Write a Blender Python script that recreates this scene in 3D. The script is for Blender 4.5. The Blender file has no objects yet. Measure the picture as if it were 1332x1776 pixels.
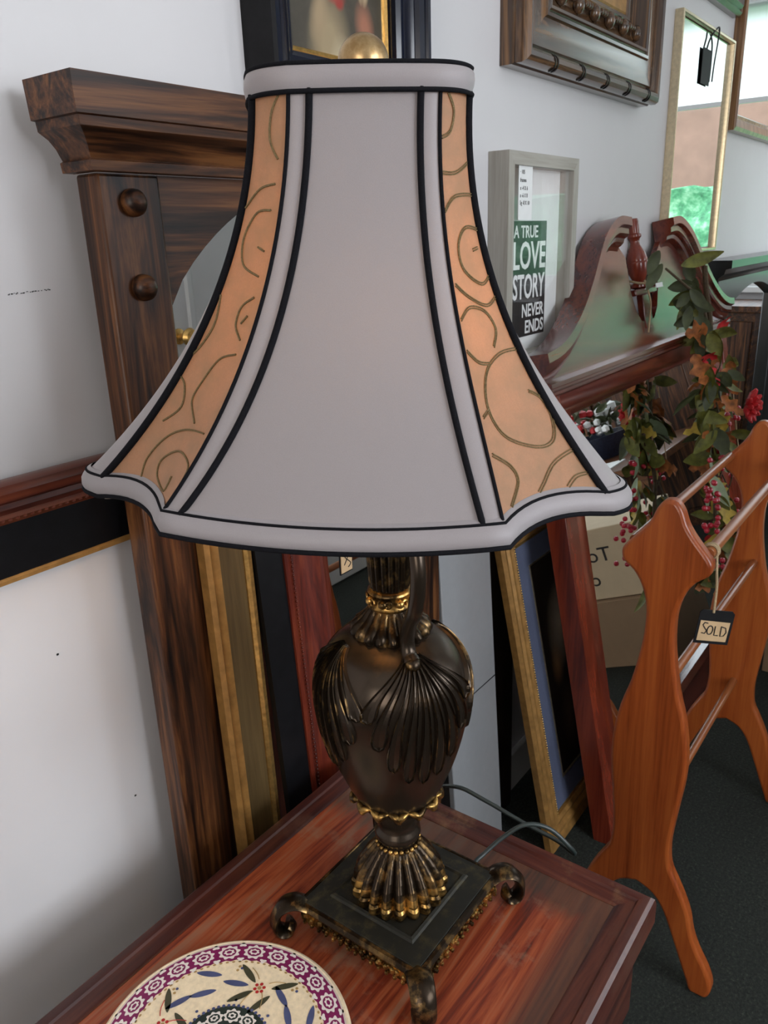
import bpy, bmesh, math, random
from mathutils import Matrix, Vector, noise
random.seed(7)
SC = bpy.context.scene
COL = SC.collection
# ------------------------------------------------------------------ camera
FPX, PITCH, AZ, ROLL = 1368.0, 19.116, 37.05, -2.0
th, ps, ro = (math.radians(v) for v in (PITCH, AZ, ROLL))
Fv = Vector((math.cos(th)*math.cos(ps), math.cos(th)*math.sin(ps), -math.sin(th)))
R0 = Vector((math.sin(ps), -math.cos(ps), 0.0)); U0 = R0.cross(Fv)
Rv = math.cos(ro)*R0 + math.sin(ro)*U0; Uv = math.cos(ro)*U0 - math.sin(ro)*R0
cam_data = bpy.data.cameras.new('camera'); cam = bpy.data.objects.new('camera', cam_data); COL.objects.link(cam)
cam_data.sensor_fit = 'VERTICAL'; cam_data.sensor_height = 24.0
cam_data.lens = FPX/1776.0*24.0; cam_data.clip_start = 0.02
cam.matrix_world = Matrix(((Rv.x, Uv.x, -Fv.x, 0), (Rv.y, Uv.y, -Fv.y, 0), (Rv.z, Uv.z, -Fv.z, 1.24), (0, 0, 0, 1)))
cam_data.dof.use_dof = True; cam_data.dof.focus_distance = 0.66; cam_data.dof.aperture_fstop = 22.0
SC.camera = cam
# ------------------------------------------------------------------ light
SC.view_settings.view_transform = 'Standard'; SC.view_settings.look = 'None'
SC.view_settings.gamma = 1.0; SC.view_settings.use_curve_mapping = False
SC.view_settings.exposure = -0.1
wd = bpy.data.worlds.new('sky'); SC.world = wd; wd.use_nodes = True
bgn = wd.node_tree.nodes['Background']; bgn.inputs[0].default_value = (0.84, 0.92, 1.0, 1); bgn.inputs[1].default_value = 5.5
def area(name, loc, rot, sx, sy, power, col, portal=False):
    l = bpy.data.lights.new(name, 'AREA'); l.shape = 'RECTANGLE'; l.size = sx; l.size_y = sy
    l.energy = power; l.color = col
    if portal: l.cycles.is_portal = True
    o = bpy.data.objects.new(name, l); COL.objects.link(o); o.location = loc; o.rotation_euler = rot; o['kind'] = 'helper'
    return o
H2 = math.pi/2
area('window_portal', (4.58, -0.34, 1.6), (0, H2, 0), 1.3, 1.9, 1, (1, 1, 1), True)
area('window_daylight', (0.60, -2.35, 1.55), (H2, 0, 0), 1.5, 1.2, 62, (0.88, 0.93, 1.0))
area('shop_window_daylight', (2.9, -2.35, 1.6), (H2, 0, 0), 1.6, 1.2, 34, (0.90, 0.94, 1.0))
area('side_fill_light', (-1.95, -.5, 1.4), (0, -H2, 0), 1.2, 1.2, 26, (1.0, 0.92, 0.84))  # unseen fill lamp added on the left; that wall has no window
# ------------------------------------------------------------------ materials
def inp(nt, node, key, val):
    s = node.inputs[key]
    if hasattr(val, 'is_output') or isinstance(val, bpy.types.NodeSocket): nt.links.new(val, s)
    else: s.default_value = val
def c4(c): return (c[0], c[1], c[2], 1.0)
def newmat(name):
    m = bpy.data.materials.new(name); m.use_nodes = True
    return m, m.node_tree, m.node_tree.nodes['Principled BSDF']
def coords(nt, scale=(1, 1, 1), kind='Object'):
    tc = nt.nodes.new('ShaderNodeTexCoord'); mp = nt.nodes.new('ShaderNodeMapping')
    nt.links.new(tc.outputs[kind], mp.inputs[0]); mp.inputs['Scale'].default_value = scale
    return mp.outputs[0]
def tnoise(nt, vec, scale, detail=4, rough=.55, dist=0.0):
    n = nt.nodes.new('ShaderNodeTexNoise'); nt.links.new(vec, n.inputs['Vector'])
    n.inputs['Scale'].default_value = scale; n.inputs['Detail'].default_value = detail
    n.inputs['Roughness'].default_value = rough; n.inputs['Distortion'].default_value = dist
    return n.outputs[0]
def ramp(nt, fac, stops):
    r = nt.nodes.new('ShaderNodeValToRGB'); nt.links.new(fac, r.inputs[0])
    e = r.color_ramp.elements
    while len(e) < len(stops): e.new(.5)
    for k, (p, c) in enumerate(stops): e[k].position = p; e[k].color = c4(c) if len(c) == 3 else c
    return r.outputs[0]
def mixc(nt, fac, a, b, mode='MIX'):
    m = nt.nodes.new('ShaderNodeMix'); m.data_type = 'RGBA'; m.blend_type = mode
    inp(nt, m, 0, fac); inp(nt, m, 6, a if not isinstance(a, tuple) else c4(a)); inp(nt, m, 7, b if not isinstance(b, tuple) else c4(b))
    return m.outputs[2]
def bump(nt, p, h, strength, dist=.002):
    b = nt.nodes.new('ShaderNodeBump'); nt.links.new(h, b.inputs['Height'])
    b.inputs['Strength'].default_value = strength; b.inputs['Distance'].default_value = dist
    nt.links.new(b.outputs[0], p.inputs['Normal'])
def plain(name, col, rough=.5, metal=0.0, coat=0.0, nscale=60, var=.12, bmp=.0, spec=.5, emit=None):
    m, nt, p = newmat(name); v = coords(nt)
    f = tnoise(nt, v, nscale, 4)
    c = ramp(nt, f, [(.3, tuple(x*(1-var) for x in col)), (.7, tuple(min(1, x*(1+var)) for x in col))])
    nt.links.new(c, p.inputs['Base Color']); p.inputs['Roughness'].default_value = rough
    p.inputs['Metallic'].default_value = metal; p.inputs['Coat Weight'].default_value = coat
    p.inputs['Coat Roughness'].default_value = .12; p.inputs['Specular IOR Level'].default_value = spec
    if bmp: bump(nt, p, f, bmp)
    return m
def wood(name, cols, axis='X', scale=1.0, rough=.35, coat=.3, grain=1.0, worn=None, bmp=.15, dusty=None):
    m, nt, p = newmat(name)
    st = {'X': (1.1, 14, 14), 'Y': (14, 1.1, 14), 'Z': (14, 14, 1.1)}[axis]
    v = coords(nt, tuple(x*scale for x in st))
    a = tnoise(nt, v, 1.6, 5, .6, 1.6*grain)
    st2 = {'X': (6, 220, 220), 'Y': (220, 6, 220), 'Z': (220, 220, 6)}[axis]
    v2 = coords(nt, st2); b = tnoise(nt, v2, 1.0, 3, .6)
    w = nt.nodes.new('ShaderNodeMath'); w.operation = 'MULTIPLY_ADD'; nt.links.new(b, w.inputs[0]); w.inputs[1].default_value = .36
    nt.links.new(a, w.inputs[2])
    n = len(cols); c = ramp(nt, w.outputs[0], [(.48+.36*k/(n-1), cols[k]) for k in range(n)])
    if worn:
        q = tnoise(nt, coords(nt), 9, 6, .7); f = ramp(nt, q, [(.56, (0, 0, 0)), (.70, (.9, .9, .9))])
        c = mixc(nt, f, c, worn)
    p.inputs['Specular IOR Level'].default_value = .32
    if dusty:   # grimy band that has built up along the rim of the table top
        tc = nt.nodes.new('ShaderNodeTexCoord'); sx = nt.nodes.new('ShaderNodeSeparateXYZ'); nt.links.new(tc.outputs['Object'], sx.inputs[0])
        def edge(sock, lo, hi):
            r_ = nt.nodes.new('ShaderNodeMapRange'); nt.links.new(sock, r_.inputs[0]); r_.inputs[1].default_value = lo; r_.inputs[2].default_value = hi; return r_.outputs[0]
        e1 = edge(sx.outputs[0], .375, .445); e2 = edge(sx.outputs[1], -.125, -.18)
        m1 = nt.nodes.new('ShaderNodeMath'); m1.operation = 'MAXIMUM'; nt.links.new(e1, m1.inputs[0]); nt.links.new(e2, m1.inputs[1])
        m2 = nt.nodes.new('ShaderNodeMath'); m2.operation = 'MULTIPLY_ADD'; nt.links.new(a, m2.inputs[0]); m2.inputs[1].default_value = .9; nt.links.new(m1.outputs[0], m2.inputs[2])
        c = mixc(nt, ramp(nt, m2.outputs[0], [(.62, (0, 0, 0)), (1.15, (.75, .75, .75))]), c, dusty)
    nt.links.new(c, p.inputs['Base Color']); p.inputs['Roughness'].default_value = rough
    p.inputs['Coat Weight'].default_value = coat; p.inputs['Coat Roughness'].default_value = .18
    bump(nt, p, b, bmp, .0006)
    return m
def rubbed(name, base, gold, lo, hi, nscale=35, rough=.36, metal=.75):
    """dark bronze with gilt rubbed through where the noise is high"""
    m, nt, p = newmat(name); f = tnoise(nt, coords(nt), nscale, 6, .65)
    k = ramp(nt, f, [(lo, (0, 0, 0)), (hi, (1, 1, 1))])
    nt.links.new(mixc(nt, k, base, gold), p.inputs['Base Color'])
    p.inputs['Metallic'].default_value = metal; p.inputs['Roughness'].default_value = rough
    bump(nt, p, f, .12, .001)
    return m
def fabric(name, col, trans, weave=900, var=.05, rough=.75, sheen=.3, mottled=None):
    m, nt, p = newmat(name); v = coords(nt)
    f = tnoise(nt, v, weave, 2); g = tnoise(nt, v, 45, 5, .6)
    c = ramp(nt, f, [(.3, tuple(x*(1-var) for x in col)), (.7, tuple(min(1, x*(1+var)) for x in col))])
    if mottled: c = mixc(nt, ramp(nt, g, [(.42, (0, 0, 0)), (.66, (1, 1, 1))]), c, mottled)
    nt.links.new(c, p.inputs['Base Color']); p.inputs['Roughness'].default_value = rough
    p.inputs['Sheen Weight'].default_value = sheen
    bump(nt, p, f, .12, .0004)
    if trans > 0:
        t = nt.nodes.new('ShaderNodeBsdfTranslucent'); nt.links.new(c, t.inputs[0])
        mx = nt.nodes.new('ShaderNodeMixShader'); mx.inputs[0].default_value = trans
        out = nt.nodes['Material Output']
        nt.links.new(p.outputs[0], mx.inputs[1]); nt.links.new(t.outputs[0], mx.inputs[2]); nt.links.new(mx.outputs[0], out.inputs[0])
    return m
def mirror_mat(name, tint=(.86, .88, .87)):
    m, nt, p = newmat(name); f = tnoise(nt, coords(nt), 3, 2)
    nt.links.new(ramp(nt, f, [(.2, tint), (.8, tuple(x*.98 for x in tint))]), p.inputs['Base Color'])
    p.inputs['Metallic'].default_value = 1; p.inputs['Roughness'].default_value = .012
    return m
def glass_mat(name, refl=.06):
    m, nt, p = newmat(name); nt.nodes.remove(p)
    a = nt.nodes.new('ShaderNodeBsdfTransparent'); g = nt.nodes.new('ShaderNodeBsdfGlossy'); g.inputs['Roughness'].default_value = .01
    fr = nt.nodes.new('ShaderNodeFresnel'); fr.inputs[0].default_value = 1.5
    mx = nt.nodes.new('ShaderNodeMixShader'); ge = nt.nodes.new('ShaderNodeNewGeometry'); ml = nt.nodes.new('ShaderNodeMath'); ml.operation = 'SUBTRACT'; ml.use_clamp = True
    nt.links.new(fr.outputs[0], ml.inputs[0]); nt.links.new(ge.outputs['Backfacing'], ml.inputs[1]); nt.links.new(ml.outputs[0], mx.inputs[0])
    nt.links.new(a.outputs[0], mx.inputs[1]); nt.links.new(g.outputs[0], mx.inputs[2])
    nt.links.new(mx.outputs[0], nt.nodes['Material Output'].inputs[0])
    return m
def paint_mat(name, base, spots, org, rough=.45, nscale=30, var=.25):
    """a little oil painting: soft-edged ellipses in the canvas plane (x, z), laid one over another"""
    m, nt, p = newmat(name); v = coords(nt)
    f = tnoise(nt, v, nscale, 5, .6)
    c = ramp(nt, f, [(.3, tuple(x*(1-var) for x in base)), (.7, tuple(x*(1+var) for x in base))])
    for (cx, cz, rx, rz, rot, soft, col) in spots:
        mp = nt.nodes.new('ShaderNodeMapping'); mp.vector_type = 'TEXTURE'; tc = nt.nodes.new('ShaderNodeTexCoord')
        nt.links.new(tc.outputs['Object'], mp.inputs[0])
        mp.inputs['Location'].default_value = (cx-org[0], 0, cz-org[2]); mp.inputs['Rotation'].default_value = (0, rot, 0)
        mp.inputs['Scale'].default_value = (rx, 50, rz)
        ln = nt.nodes.new('ShaderNodeVectorMath'); ln.operation = 'LENGTH'; nt.links.new(mp.outputs[0], ln.inputs[0])
        ad = nt.nodes.new('ShaderNodeMath'); ad.operation = 'MULTIPLY_ADD'; nt.links.new(f, ad.inputs[0]); ad.inputs[1].default_value = .25
        nt.links.new(ln.outputs['Value'], ad.inputs[2])
        k = ramp(nt, ad.outputs[0], [(max(0, .75-soft), (1, 1, 1)), (1, (0, 0, 0))])
        c = mixc(nt, k, c, col)
    nt.links.new(c, p.inputs['Base Color']); p.inputs['Roughness'].default_value = rough
    return m

M = {}
M['wall'] = plain('wall_paint', (.62, .608, .615), .55, nscale=9, var=.015, bmp=.03)
M['ceil'] = plain('ceiling_paint', (.78, .78, .77), .7, var=.01)
M['trim'] = plain('white_gloss_paint', (.62, .63, .63), .25, var=.02, nscale=12)
# carpet
m, nt, p = newmat('green_carpet'); v = coords(nt); f = tnoise(nt, v, 170, 4, .8); g = tnoise(nt, v, 40, 4, .6)
c = mixc(nt, ramp(nt, g, [(.3, (0, 0, 0)), (.9, (.8, .8, .8))]), ramp(nt, f, [(.38, (.007, .011, .008)), (.58, (.034, .042, .033)), (.72, (.13, .14, .11))]), (.018, .024, .019))
nt.links.new(c, p.inputs['Base Color']); p.inputs['Roughness'].default_value = .95; bump(nt, p, f, 1.0, .01); M['carpet'] = m
OAK = [(.005, .0025, .002), (.026, .010, .0045), (.078, .028, .010), (.16, .064, .021)]
M['oak_x'] = wood('dark_oak_across', OAK, 'X', 1.0, .42, .05, 2.0)
M['oak_z'] = wood('dark_oak_upright', OAK, 'Z', 1.0, .42, .05, 2.0)
MAH = [(.035, .007, .006), (.085, .016, .010), (.15, .030, .014)]
M['mah_x'] = wood('mahogany_across', MAH, 'X', .7, .2, .6, bmp=.05)
M['mah_z'] = wood('mahogany_upright', [(.07, .010, .006), (.15, .022, .010), (.21, .035, .015)], 'Z', .7, .25, .5, bmp=.05)
M['table_x'] = wood('worn_cherry_top', [(.035, .012, .009), (.19, .030, .012), (.33, .075, .026), (.30, .125, .07)], 'X', 1.0, .40, .15, 1.6, worn=(.30, .16, .10), dusty=(.045, .036, .026))
M['table_edge'] = wood('dark_cherry_moulding', [(.025, .008, .008), (.055, .014, .010), (.10, .028, .016)], 'X', 1.2, .32, .2, worn=(.09, .04, .028))
M['table_edge_y'] = wood('dark_cherry_moulding_across', [(.03, .008, .007), (.075, .016, .010), (.13, .036, .018)], 'Y', 1.2, .36, .15, worn=(.20, .10, .05))
M['pine'] = wood('orange_pine', [(.15, .026, .005), (.29, .062, .012), (.38, .098, .020)], 'Z', .55, .32, .3, .8, bmp=.06)
M['rod'] = wood('orange_pine_rod', [(.15, .035, .010), (.24, .07, .02), (.32, .11, .035)], 'X', .6, .32, .3, bmp=.04)
M['olive_z'] = wood('olive_stained_wood', [(.05, .030, .010), (.10, .064, .024), (.15, .10, .04)], 'Z', .6, .5, .1, worn=(.09, .055, .02))
M['red_z'] = wood('red_brown_moulding_upright', [(.03, .005, .003), (.095, .013, .006), (.15, .028, .010)], 'Z', 1.4, .4, .1, worn=(.12, .03, .015))
M['red_x'] = wood('red_brown_moulding_across', [(.035, .008, .006), (.10, .022, .012), (.16, .04, .018)], 'X', 1.4, .3, .45, worn=(.09, .03, .02))
M['blackgloss'] = plain('black_gloss', (.004, .004, .005), .35, spec=.3, var=.3)
M['blackdull'] = plain('black_dull', (.008, .008, .009), .6, var=.3, spec=.2)
M['gilt'] = plain('gilt', (.60, .37, .12), .32, metal=.85, nscale=140, var=.25, bmp=.2)
M['giltpale'] = plain('pale_gilt', (.66, .56, .38), .3, metal=.9, nscale=140, var=.12)
M['giltflat'] = plain('gilt_paint', (.36, .19, .055), .4, metal=.35, nscale=60, var=.25)
M['slip'] = plain('blue_grey_slip', (.085, .10, .16), .6, var=.06, nscale=200)
M['navygloss'] = plain('navy_black_lacquer', (.002, .004, .014), .15, coat=.15, var=.3)
M['greywash'] = wood('grey_washed_wood', [(.26, .24, .20), (.34, .32, .28), (.40, .38, .34)], 'X', 1.0, .5, .1, bmp=.08)
M['greywash_z'] = wood('grey_washed_wood_upright', [(.24, .22, .18), (.33, .31, .27), (.40, .38, .34)], 'Z', 1.0, .5, .1, bmp=.08)
M['white'] = plain('white_paper', (.80, .81, .80), .6, var=.02)
M['mirror'] = mirror_mat('mirror_glass')
M['glass'] = glass_mat('clear_glass')
M['bronze'] = rubbed('dark_bronze', (.050, .036, .025), (.20, .11, .04),   .60, .85, 18, .26)
M['bronze2'] = rubbed('dusty_bronze_plate', (.020, .019, .014), (.09, .07, .03), .52, .8, 60, .55, .5)
M['rubgold'] = rubbed('rubbed_gold', (.05, .03, .012), (.72, .42, .12), .42, .66, 60, .28, .9)
M['ridge'] = rubbed('gold_rubbed_ridge', (.030, .020, .012), (.34, .20, .07), .50, .74, 60, .28, .85)
M['brassball'] = rubbed('brushed_brass_ball', (.34, .21, .09), (.50, .35, .18), .35, .65, 120, .34, .95)
M['satin'] = fabric('grey_satin', (.285, .257, .262), .10, 1400, .03, .62, .25)
M['satin_bias'] = fabric('grey_satin_bias_tape', (.305, .276, .284), .12, 1400, .03, .5, .35)
M['brocade'] = fabric('peach_brocade', (.50, .275, .155), .38, 800, .05, .62, .2, mottled=(.42, .25, .14))
M['piping'] = plain('black_piping', (.006, .006, .008), .85, nscale=900, var=.3, bmp=.3, spec=.12)
M['lining'] = fabric('cream_lining', (.78, .72, .62), .35, 600, .02)
M['thread'] = plain('olive_gold_thread', (.17, .115, .045), .6, metal=.2, nscale=900, var=.4, bmp=.6)
M['cord'] = plain('dark_green_flex', (.022, .032, .030), .38, var=.1)
M['twine'] = plain('jute_twine', (.38, .28, .16), .8, nscale=500, var=.3, bmp=.6)
M['kraft'] = plain('kraft_label', (.52, .36, .20), .8, var=.05)
M['card'] = plain('cream_card', (.62, .50, .34), .85, var=.04, nscale=20)
M['brown_card'] = plain('brown_card', (.30, .20, .12), .85, var=.05, nscale=20)
M['ink'] = plain('black_ink', (.012, .012, .012), .6, var=.2)
M['leaf'] = plain('silk_leaf_green', (.125, .130, .022), .6, nscale=45, var=.5)
M['leafdark'] = plain('silk_leaf_dark', (.045, .055, .018), .65, nscale=45, var=.4)
M['leaforange'] = plain('silk_leaf_orange', (.36, .12, .03), .6, nscale=60, var=.6)
M['leafyellow'] = plain('silk_leaf_yellow', (.50, .36, .06), .6, nscale=45, var=.3)
M['leafpale'] = plain('silk_leaf_pale', (.30, .38, .24), .6, nscale=45, var=.2)
M['red'] = plain('red_silk', (.50, .015, .02), .55, nscale=60, var=.3)
M['berry'] = plain('crimson_berry', (.42, .01, .03), .35, coat=.3, nscale=60, var=.2)
M['vine'] = plain('brown_vine', (.075, .05, .025), .85, nscale=120, var=.4, bmp=.6)

# ------------------------------------------------------------------ mesh builder
class MB:
    def __init__(s): s.v = []; s.f = []; s.m = []
    def add(s, vs, fs, mi=0):
        b = len(s.v); s.v += [tuple(v) for v in vs]
        for f in fs: s.f.append(tuple(b+i for i in f)); s.m.append(mi)
        return s
    def grid(s, rows, mi=0, close=False, caps=False):
        n = len(rows[0]); b = len(s.v)
        for r in rows: s.v += [tuple(v) for v in r]
        for i in range(len(rows)-1):
            for j in range(n if close else n-1):
                k = (j+1) % n; s.f.append((b+i*n+j, b+i*n+k, b+(i+1)*n+k, b+(i+1)*n+j)); s.m.append(mi)
        if caps:
            s.f.append(tuple(b+j for j in range(n))[::-1]); s.m.append(mi)
            e = b+(len(rows)-1)*n; s.f.append(tuple(e+j for j in range(n))); s.m.append(mi)
        return s
    def box(s, x0, x1, y0, y1, z0, z1, mi=0, T=None):
        vs = [(x, y, z) for x in (x0, x1) for y in (y0, y1) for z in (z0, z1)]
        if T: vs = [T(*v) for v in vs]
        return s.add(vs, [(0, 1, 3, 2), (4, 6, 7, 5), (0, 4, 5, 1), (2, 3, 7, 6), (0, 2, 6, 4), (1, 5, 7, 3)], mi)
    def lathe(s, prof, c=(0, 0), n=40, mi=0, ang=None, z0=0):
        rows = []
        for r, z in prof:
            rows.append([(c[0]+r*math.cos(2*math.pi*k/n), c[1]+r*math.sin(2*math.pi*k/n), z0+z) for k in range(n)])
        return s.grid(rows, mi, True, True)
    def tube(s, path, r, n=8, mi=0, closed=False, caps=True):
        P = [Vector(p) for p in path]; N = len(P); rows = []; up = None
        for i in range(N):
            t = (P[(i+1) % N]-P[i-1]) if closed else (P[min(i+1, N-1)]-P[max(i-1, 0)])
            if t.length < 1e-9: t = Vector((0, 0, 1))
            t.normalize()
            if up is None:
                up = Vector((0, 0, 1)) if abs(t.z) < .9 else Vector((1, 0, 0))
            a = (up-t*up.dot(t))
            if a.length < 1e-6: a = t.orthogonal()
            a.normalize(); b = t.cross(a); up = a
            rr = r[i] if isinstance(r, (list, tuple)) else r
            rows.append([P[i]+a*rr*math.cos(2*math.pi*k/n)+b*rr*math.sin(2*math.pi*k/n) for k in range(n)])
        if closed: rows.append(rows[0])
        return s.grid(rows, mi, True, caps and not closed)
    def ball(s, c, r, n=12, mi=0, sc=(1, 1, 1)):
        rows = []
        for i in range(n//2+1):
            a = math.pi*i/(n//2); rr = max(math.sin(a), 1e-3)
            rows.append([(c[0]+sc[0]*r*rr*math.cos(2*math.pi*k/n), c[1]+sc[1]*r*rr*math.sin(2*math.pi*k/n), c[2]-sc[2]*r*math.cos(a)) for k in range(n)])
        return s.grid(rows, mi, True, True)
    def prism(s, outline, T, d0, d1, mi=0):
        """outline of (a,b) pairs, T(a,b,d) -> world"""
        n = len(outline); vs = [T(a, b, d0) for a, b in outline]+[T(a, b, d1) for a, b in outline]
        fs = [tuple(range(n))[::-1], tuple(range(n, 2*n))]+[(i, (i+1) % n, n+(i+1) % n, n+i) for i in range(n)]
        return s.add(vs, fs, mi)
    def frame(s, x0, x1, z0, z1, prof, T, mh=0, mv=None, mats=None):
        """mitred moulding: prof = closed list of (u inward from the outer edge, v towards the viewer); T(x,z,v)->world"""
        mv = mh if mv is None else mv
        cs = [(x0, z0, 1, 1), (x1, z0, -1, 1), (x1, z1, -1, -1), (x0, z1, 1, -1)]; n = len(prof)
        b = len(s.v)
        for x, z, sx, sz in cs:
            for u, v in prof: s.v.append(tuple(T(x+sx*u, z+sz*u, v)))
        for k in range(4):
            q = (k+1) % 4
            for j in range(n):
                l = (j+1) % n; s.f.append((b+k*n+j, b+q*n+j, b+q*n+l, b+k*n+l))
                s.m.append((mats[j] if mats else (mh if k % 2 == 0 else mv)))
        return s
    def build(s, name, mats, parent=None, smooth=35, bevel=0, seg=2, subsurf=0):
        org = Vector(parent_world(parent)) if parent else Vector((0, 0, 0))
        me = bpy.data.meshes.new(name); me.from_pydata([tuple(Vector(v)-org) for v in s.v], [], s.f)
        if not isinstance(mats, (list, tuple)): mats = [mats]
        for mt in mats: me.materials.append(mt)
        me.polygons.foreach_set('material_index', s.m)
        bm = bmesh.new(); bm.from_mesh(me); bmesh.ops.recalc_face_normals(bm, faces=bm.faces); bm.to_mesh(me); bm.free()
        if smooth:
            me.polygons.foreach_set('use_smooth', [True]*len(me.polygons)); me.set_sharp_from_angle(angle=math.radians(smooth))
        o = bpy.data.objects.new(name, me); COL.objects.link(o)
        if parent: o.parent = parent
        if bevel:
            md = o.modifiers.new('bevel', 'BEVEL'); md.width = bevel; md.segments = seg; md.limit_method = 'ANGLE'; md.angle_limit = math.radians(40)
            if smooth: md.harden_normals = False
        if subsurf:
            md = o.modifiers.new('sub', 'SUBSURF'); md.levels = subsurf; md.render_levels = subsurf
        return o
def parent_world(o):
    v = Vector(o.location)
    while o.parent: o = o.parent; v += Vector(o.location)
    return v
def tag(o, label, cat, group=None, kind=None):
    o['label'] = label; o['category'] = cat
    if group: o['group'] = group
    if kind: o['kind'] = kind
    return o
def thing(name, loc, label, cat, group=None):
    o = bpy.data.objects.new(name, None); COL.objects.link(o); o.location = loc; o.empty_display_size = .05
    return tag(o, label, cat, group)
def struct(name, mb, mat, **k):
    o = mb.build(name, mat, **k); o['kind'] = 'structure'; return o
def smoothpath(pts, n=8, closed=False):
    P = [Vector(p) for p in pts]; out = []; N = len(P)
    rng = range(N if closed else N-1)
    for i in rng:
        g = (lambda k: P[k % N]) if closed else (lambda k: P[min(max(k, 0), N-1)])
        a, b, c, d = g(i-1), g(i), g(i+1), g(i+2)
        for k in range(n):
            t = k/n; out.append(.5*((2*b)+(c-a)*t+(2*a-5*b+4*c-d)*t*t+(3*b-a-3*c+d)*t**3))
    if not closed: out.append(P[-1])
    return out
def leanT(k, D0, off=0.0):
    """upright plane y = D0 + k z; returns T(x, s along the plane, v towards the viewer)"""
    a = math.atan(k); ca, sa = math.cos(a), math.sin(a)
    return lambda x, s, v=0.0: (x, D0+s*sa-v*ca, s*ca+v*sa)
def wallT(y): return lambda x, z, v=0.0: (x, y-v, z)
def text_mesh(txt, size, ext=.0004, bold=0.0, sx=1.0, shear=0.0, align='CENTER'):
    cu = bpy.data.curves.new('t', 'FONT'); cu.body = txt; cu.size = size; cu.extrude = ext; cu.offset = bold
    cu.align_x = align; cu.shear = shear; cu.resolution_u = 3
    o = bpy.data.objects.new('t', cu); COL.objects.link(o)
    dg = bpy.context.evaluated_depsgraph_get(); me = bpy.data.meshes.new_from_object(o.evaluated_get(dg))
    vs = [(v.co.x*sx, v.co.y, v.co.z) for v in me.vertices]; fs = [tuple(p.vertices) for p in me.polygons]
    bpy.data.objects.remove(o); bpy.data.curves.remove(cu); bpy.data.meshes.remove(me)
    return vs, fs
SWR = [[(-0.66, 0.01), (-0.32, 0.05), (-0.5, 0.095), (-0.92, 0.11)], [(-0.97, 0.19), (-0.28, 0.19), (0.68, 0.165)], [(-0.92, 0.28), (-0.36, 0.245), (0.97, 0.24)], [(0.92, 0.325), (0.04, 0.32), (-0.44, 0.36), (-0.36, 0.42), (0.38, 0.46), (0.97, 0.435), (0.97, 0.415)], [(0.3, 0.375), (0.6, 0.37)], [(-0.84, 0.455), (-0.32, 0.49), (0.38, 0.515), (0.97, 0.49)], [(-0.86, 0.54), (-0.4, 0.515), (0.22, 0.53), (0.44, 0.575), (0.16, 0.62)], [(-0.88, 0.615), (-0.52, 0.65), (-0.14, 0.66)], [(0.97, 0.63), (0.26, 0.64), (-0.36, 0.68), (-0.62, 0.755), (-0.38, 0.835), (0.22, 0.88), (0.64, 0.87), (0.9, 0.81), (0.9, 0.76), (0.68, 0.74)], [(-0.84, 0.775), (-0.6, 0.765)], [(-0.86, 0.86), (-0.48, 0.905), (-0.42, 0.945), (-0.72, 0.985)], [(0.97, 0.89), (0.44, 0.925), (0.06, 0.97), (-0.08, 0.985)], [(0.96, 0.95), (0.7, 0.96), (0.46, 0.985)]]
SWL = [[(-0.62, 0.01), (-0.28, 0.05), (-0.26, 0.105), (-0.68, 0.15)], [(-0.66, 0.205), (0.06, 0.215), (0.78, 0.255)], [(-0.62, 0.265), (0.04, 0.27), (0.48, 0.325), (0.2, 0.39), (-0.62, 0.42)], [(-0.32, 0.35), (-0.62, 0.36)], [(0.82, 0.465), (0.6, 0.535), (0.74, 0.595), (0.97, 0.63)], [(-0.66, 0.47), (-0.26, 0.495), (-0.26, 0.54), (-0.62, 0.575)], [(-0.44, 0.535), (-0.6, 0.515)], [(-0.66, 0.61), (-0.12, 0.63), (0.12, 0.69), (0.14, 0.745), (-0.3, 0.8)], [(0.97, 0.675), (0.62, 0.705), (0.36, 0.765), (0.62, 0.81)], [(-0.78, 0.81), (-0.1, 0.825), (0.28, 0.86), (0.38, 0.925), (0.2, 0.985)], [(-0.56, 0.94), (-0.6, 0.98), (-0.18, 0.965), (0.0, 0.92), (-0.3, 0.88), (-0.86, 0.89), (-0.97, 0.92)]]
SH=dict(ct=(.5073,.3937),cb=(.4945,.405),zt=1.335,zb=1.0546,at=3.8959,ab=3.6679)
def lerp(a,b,g): return a+(b-a)*g
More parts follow.
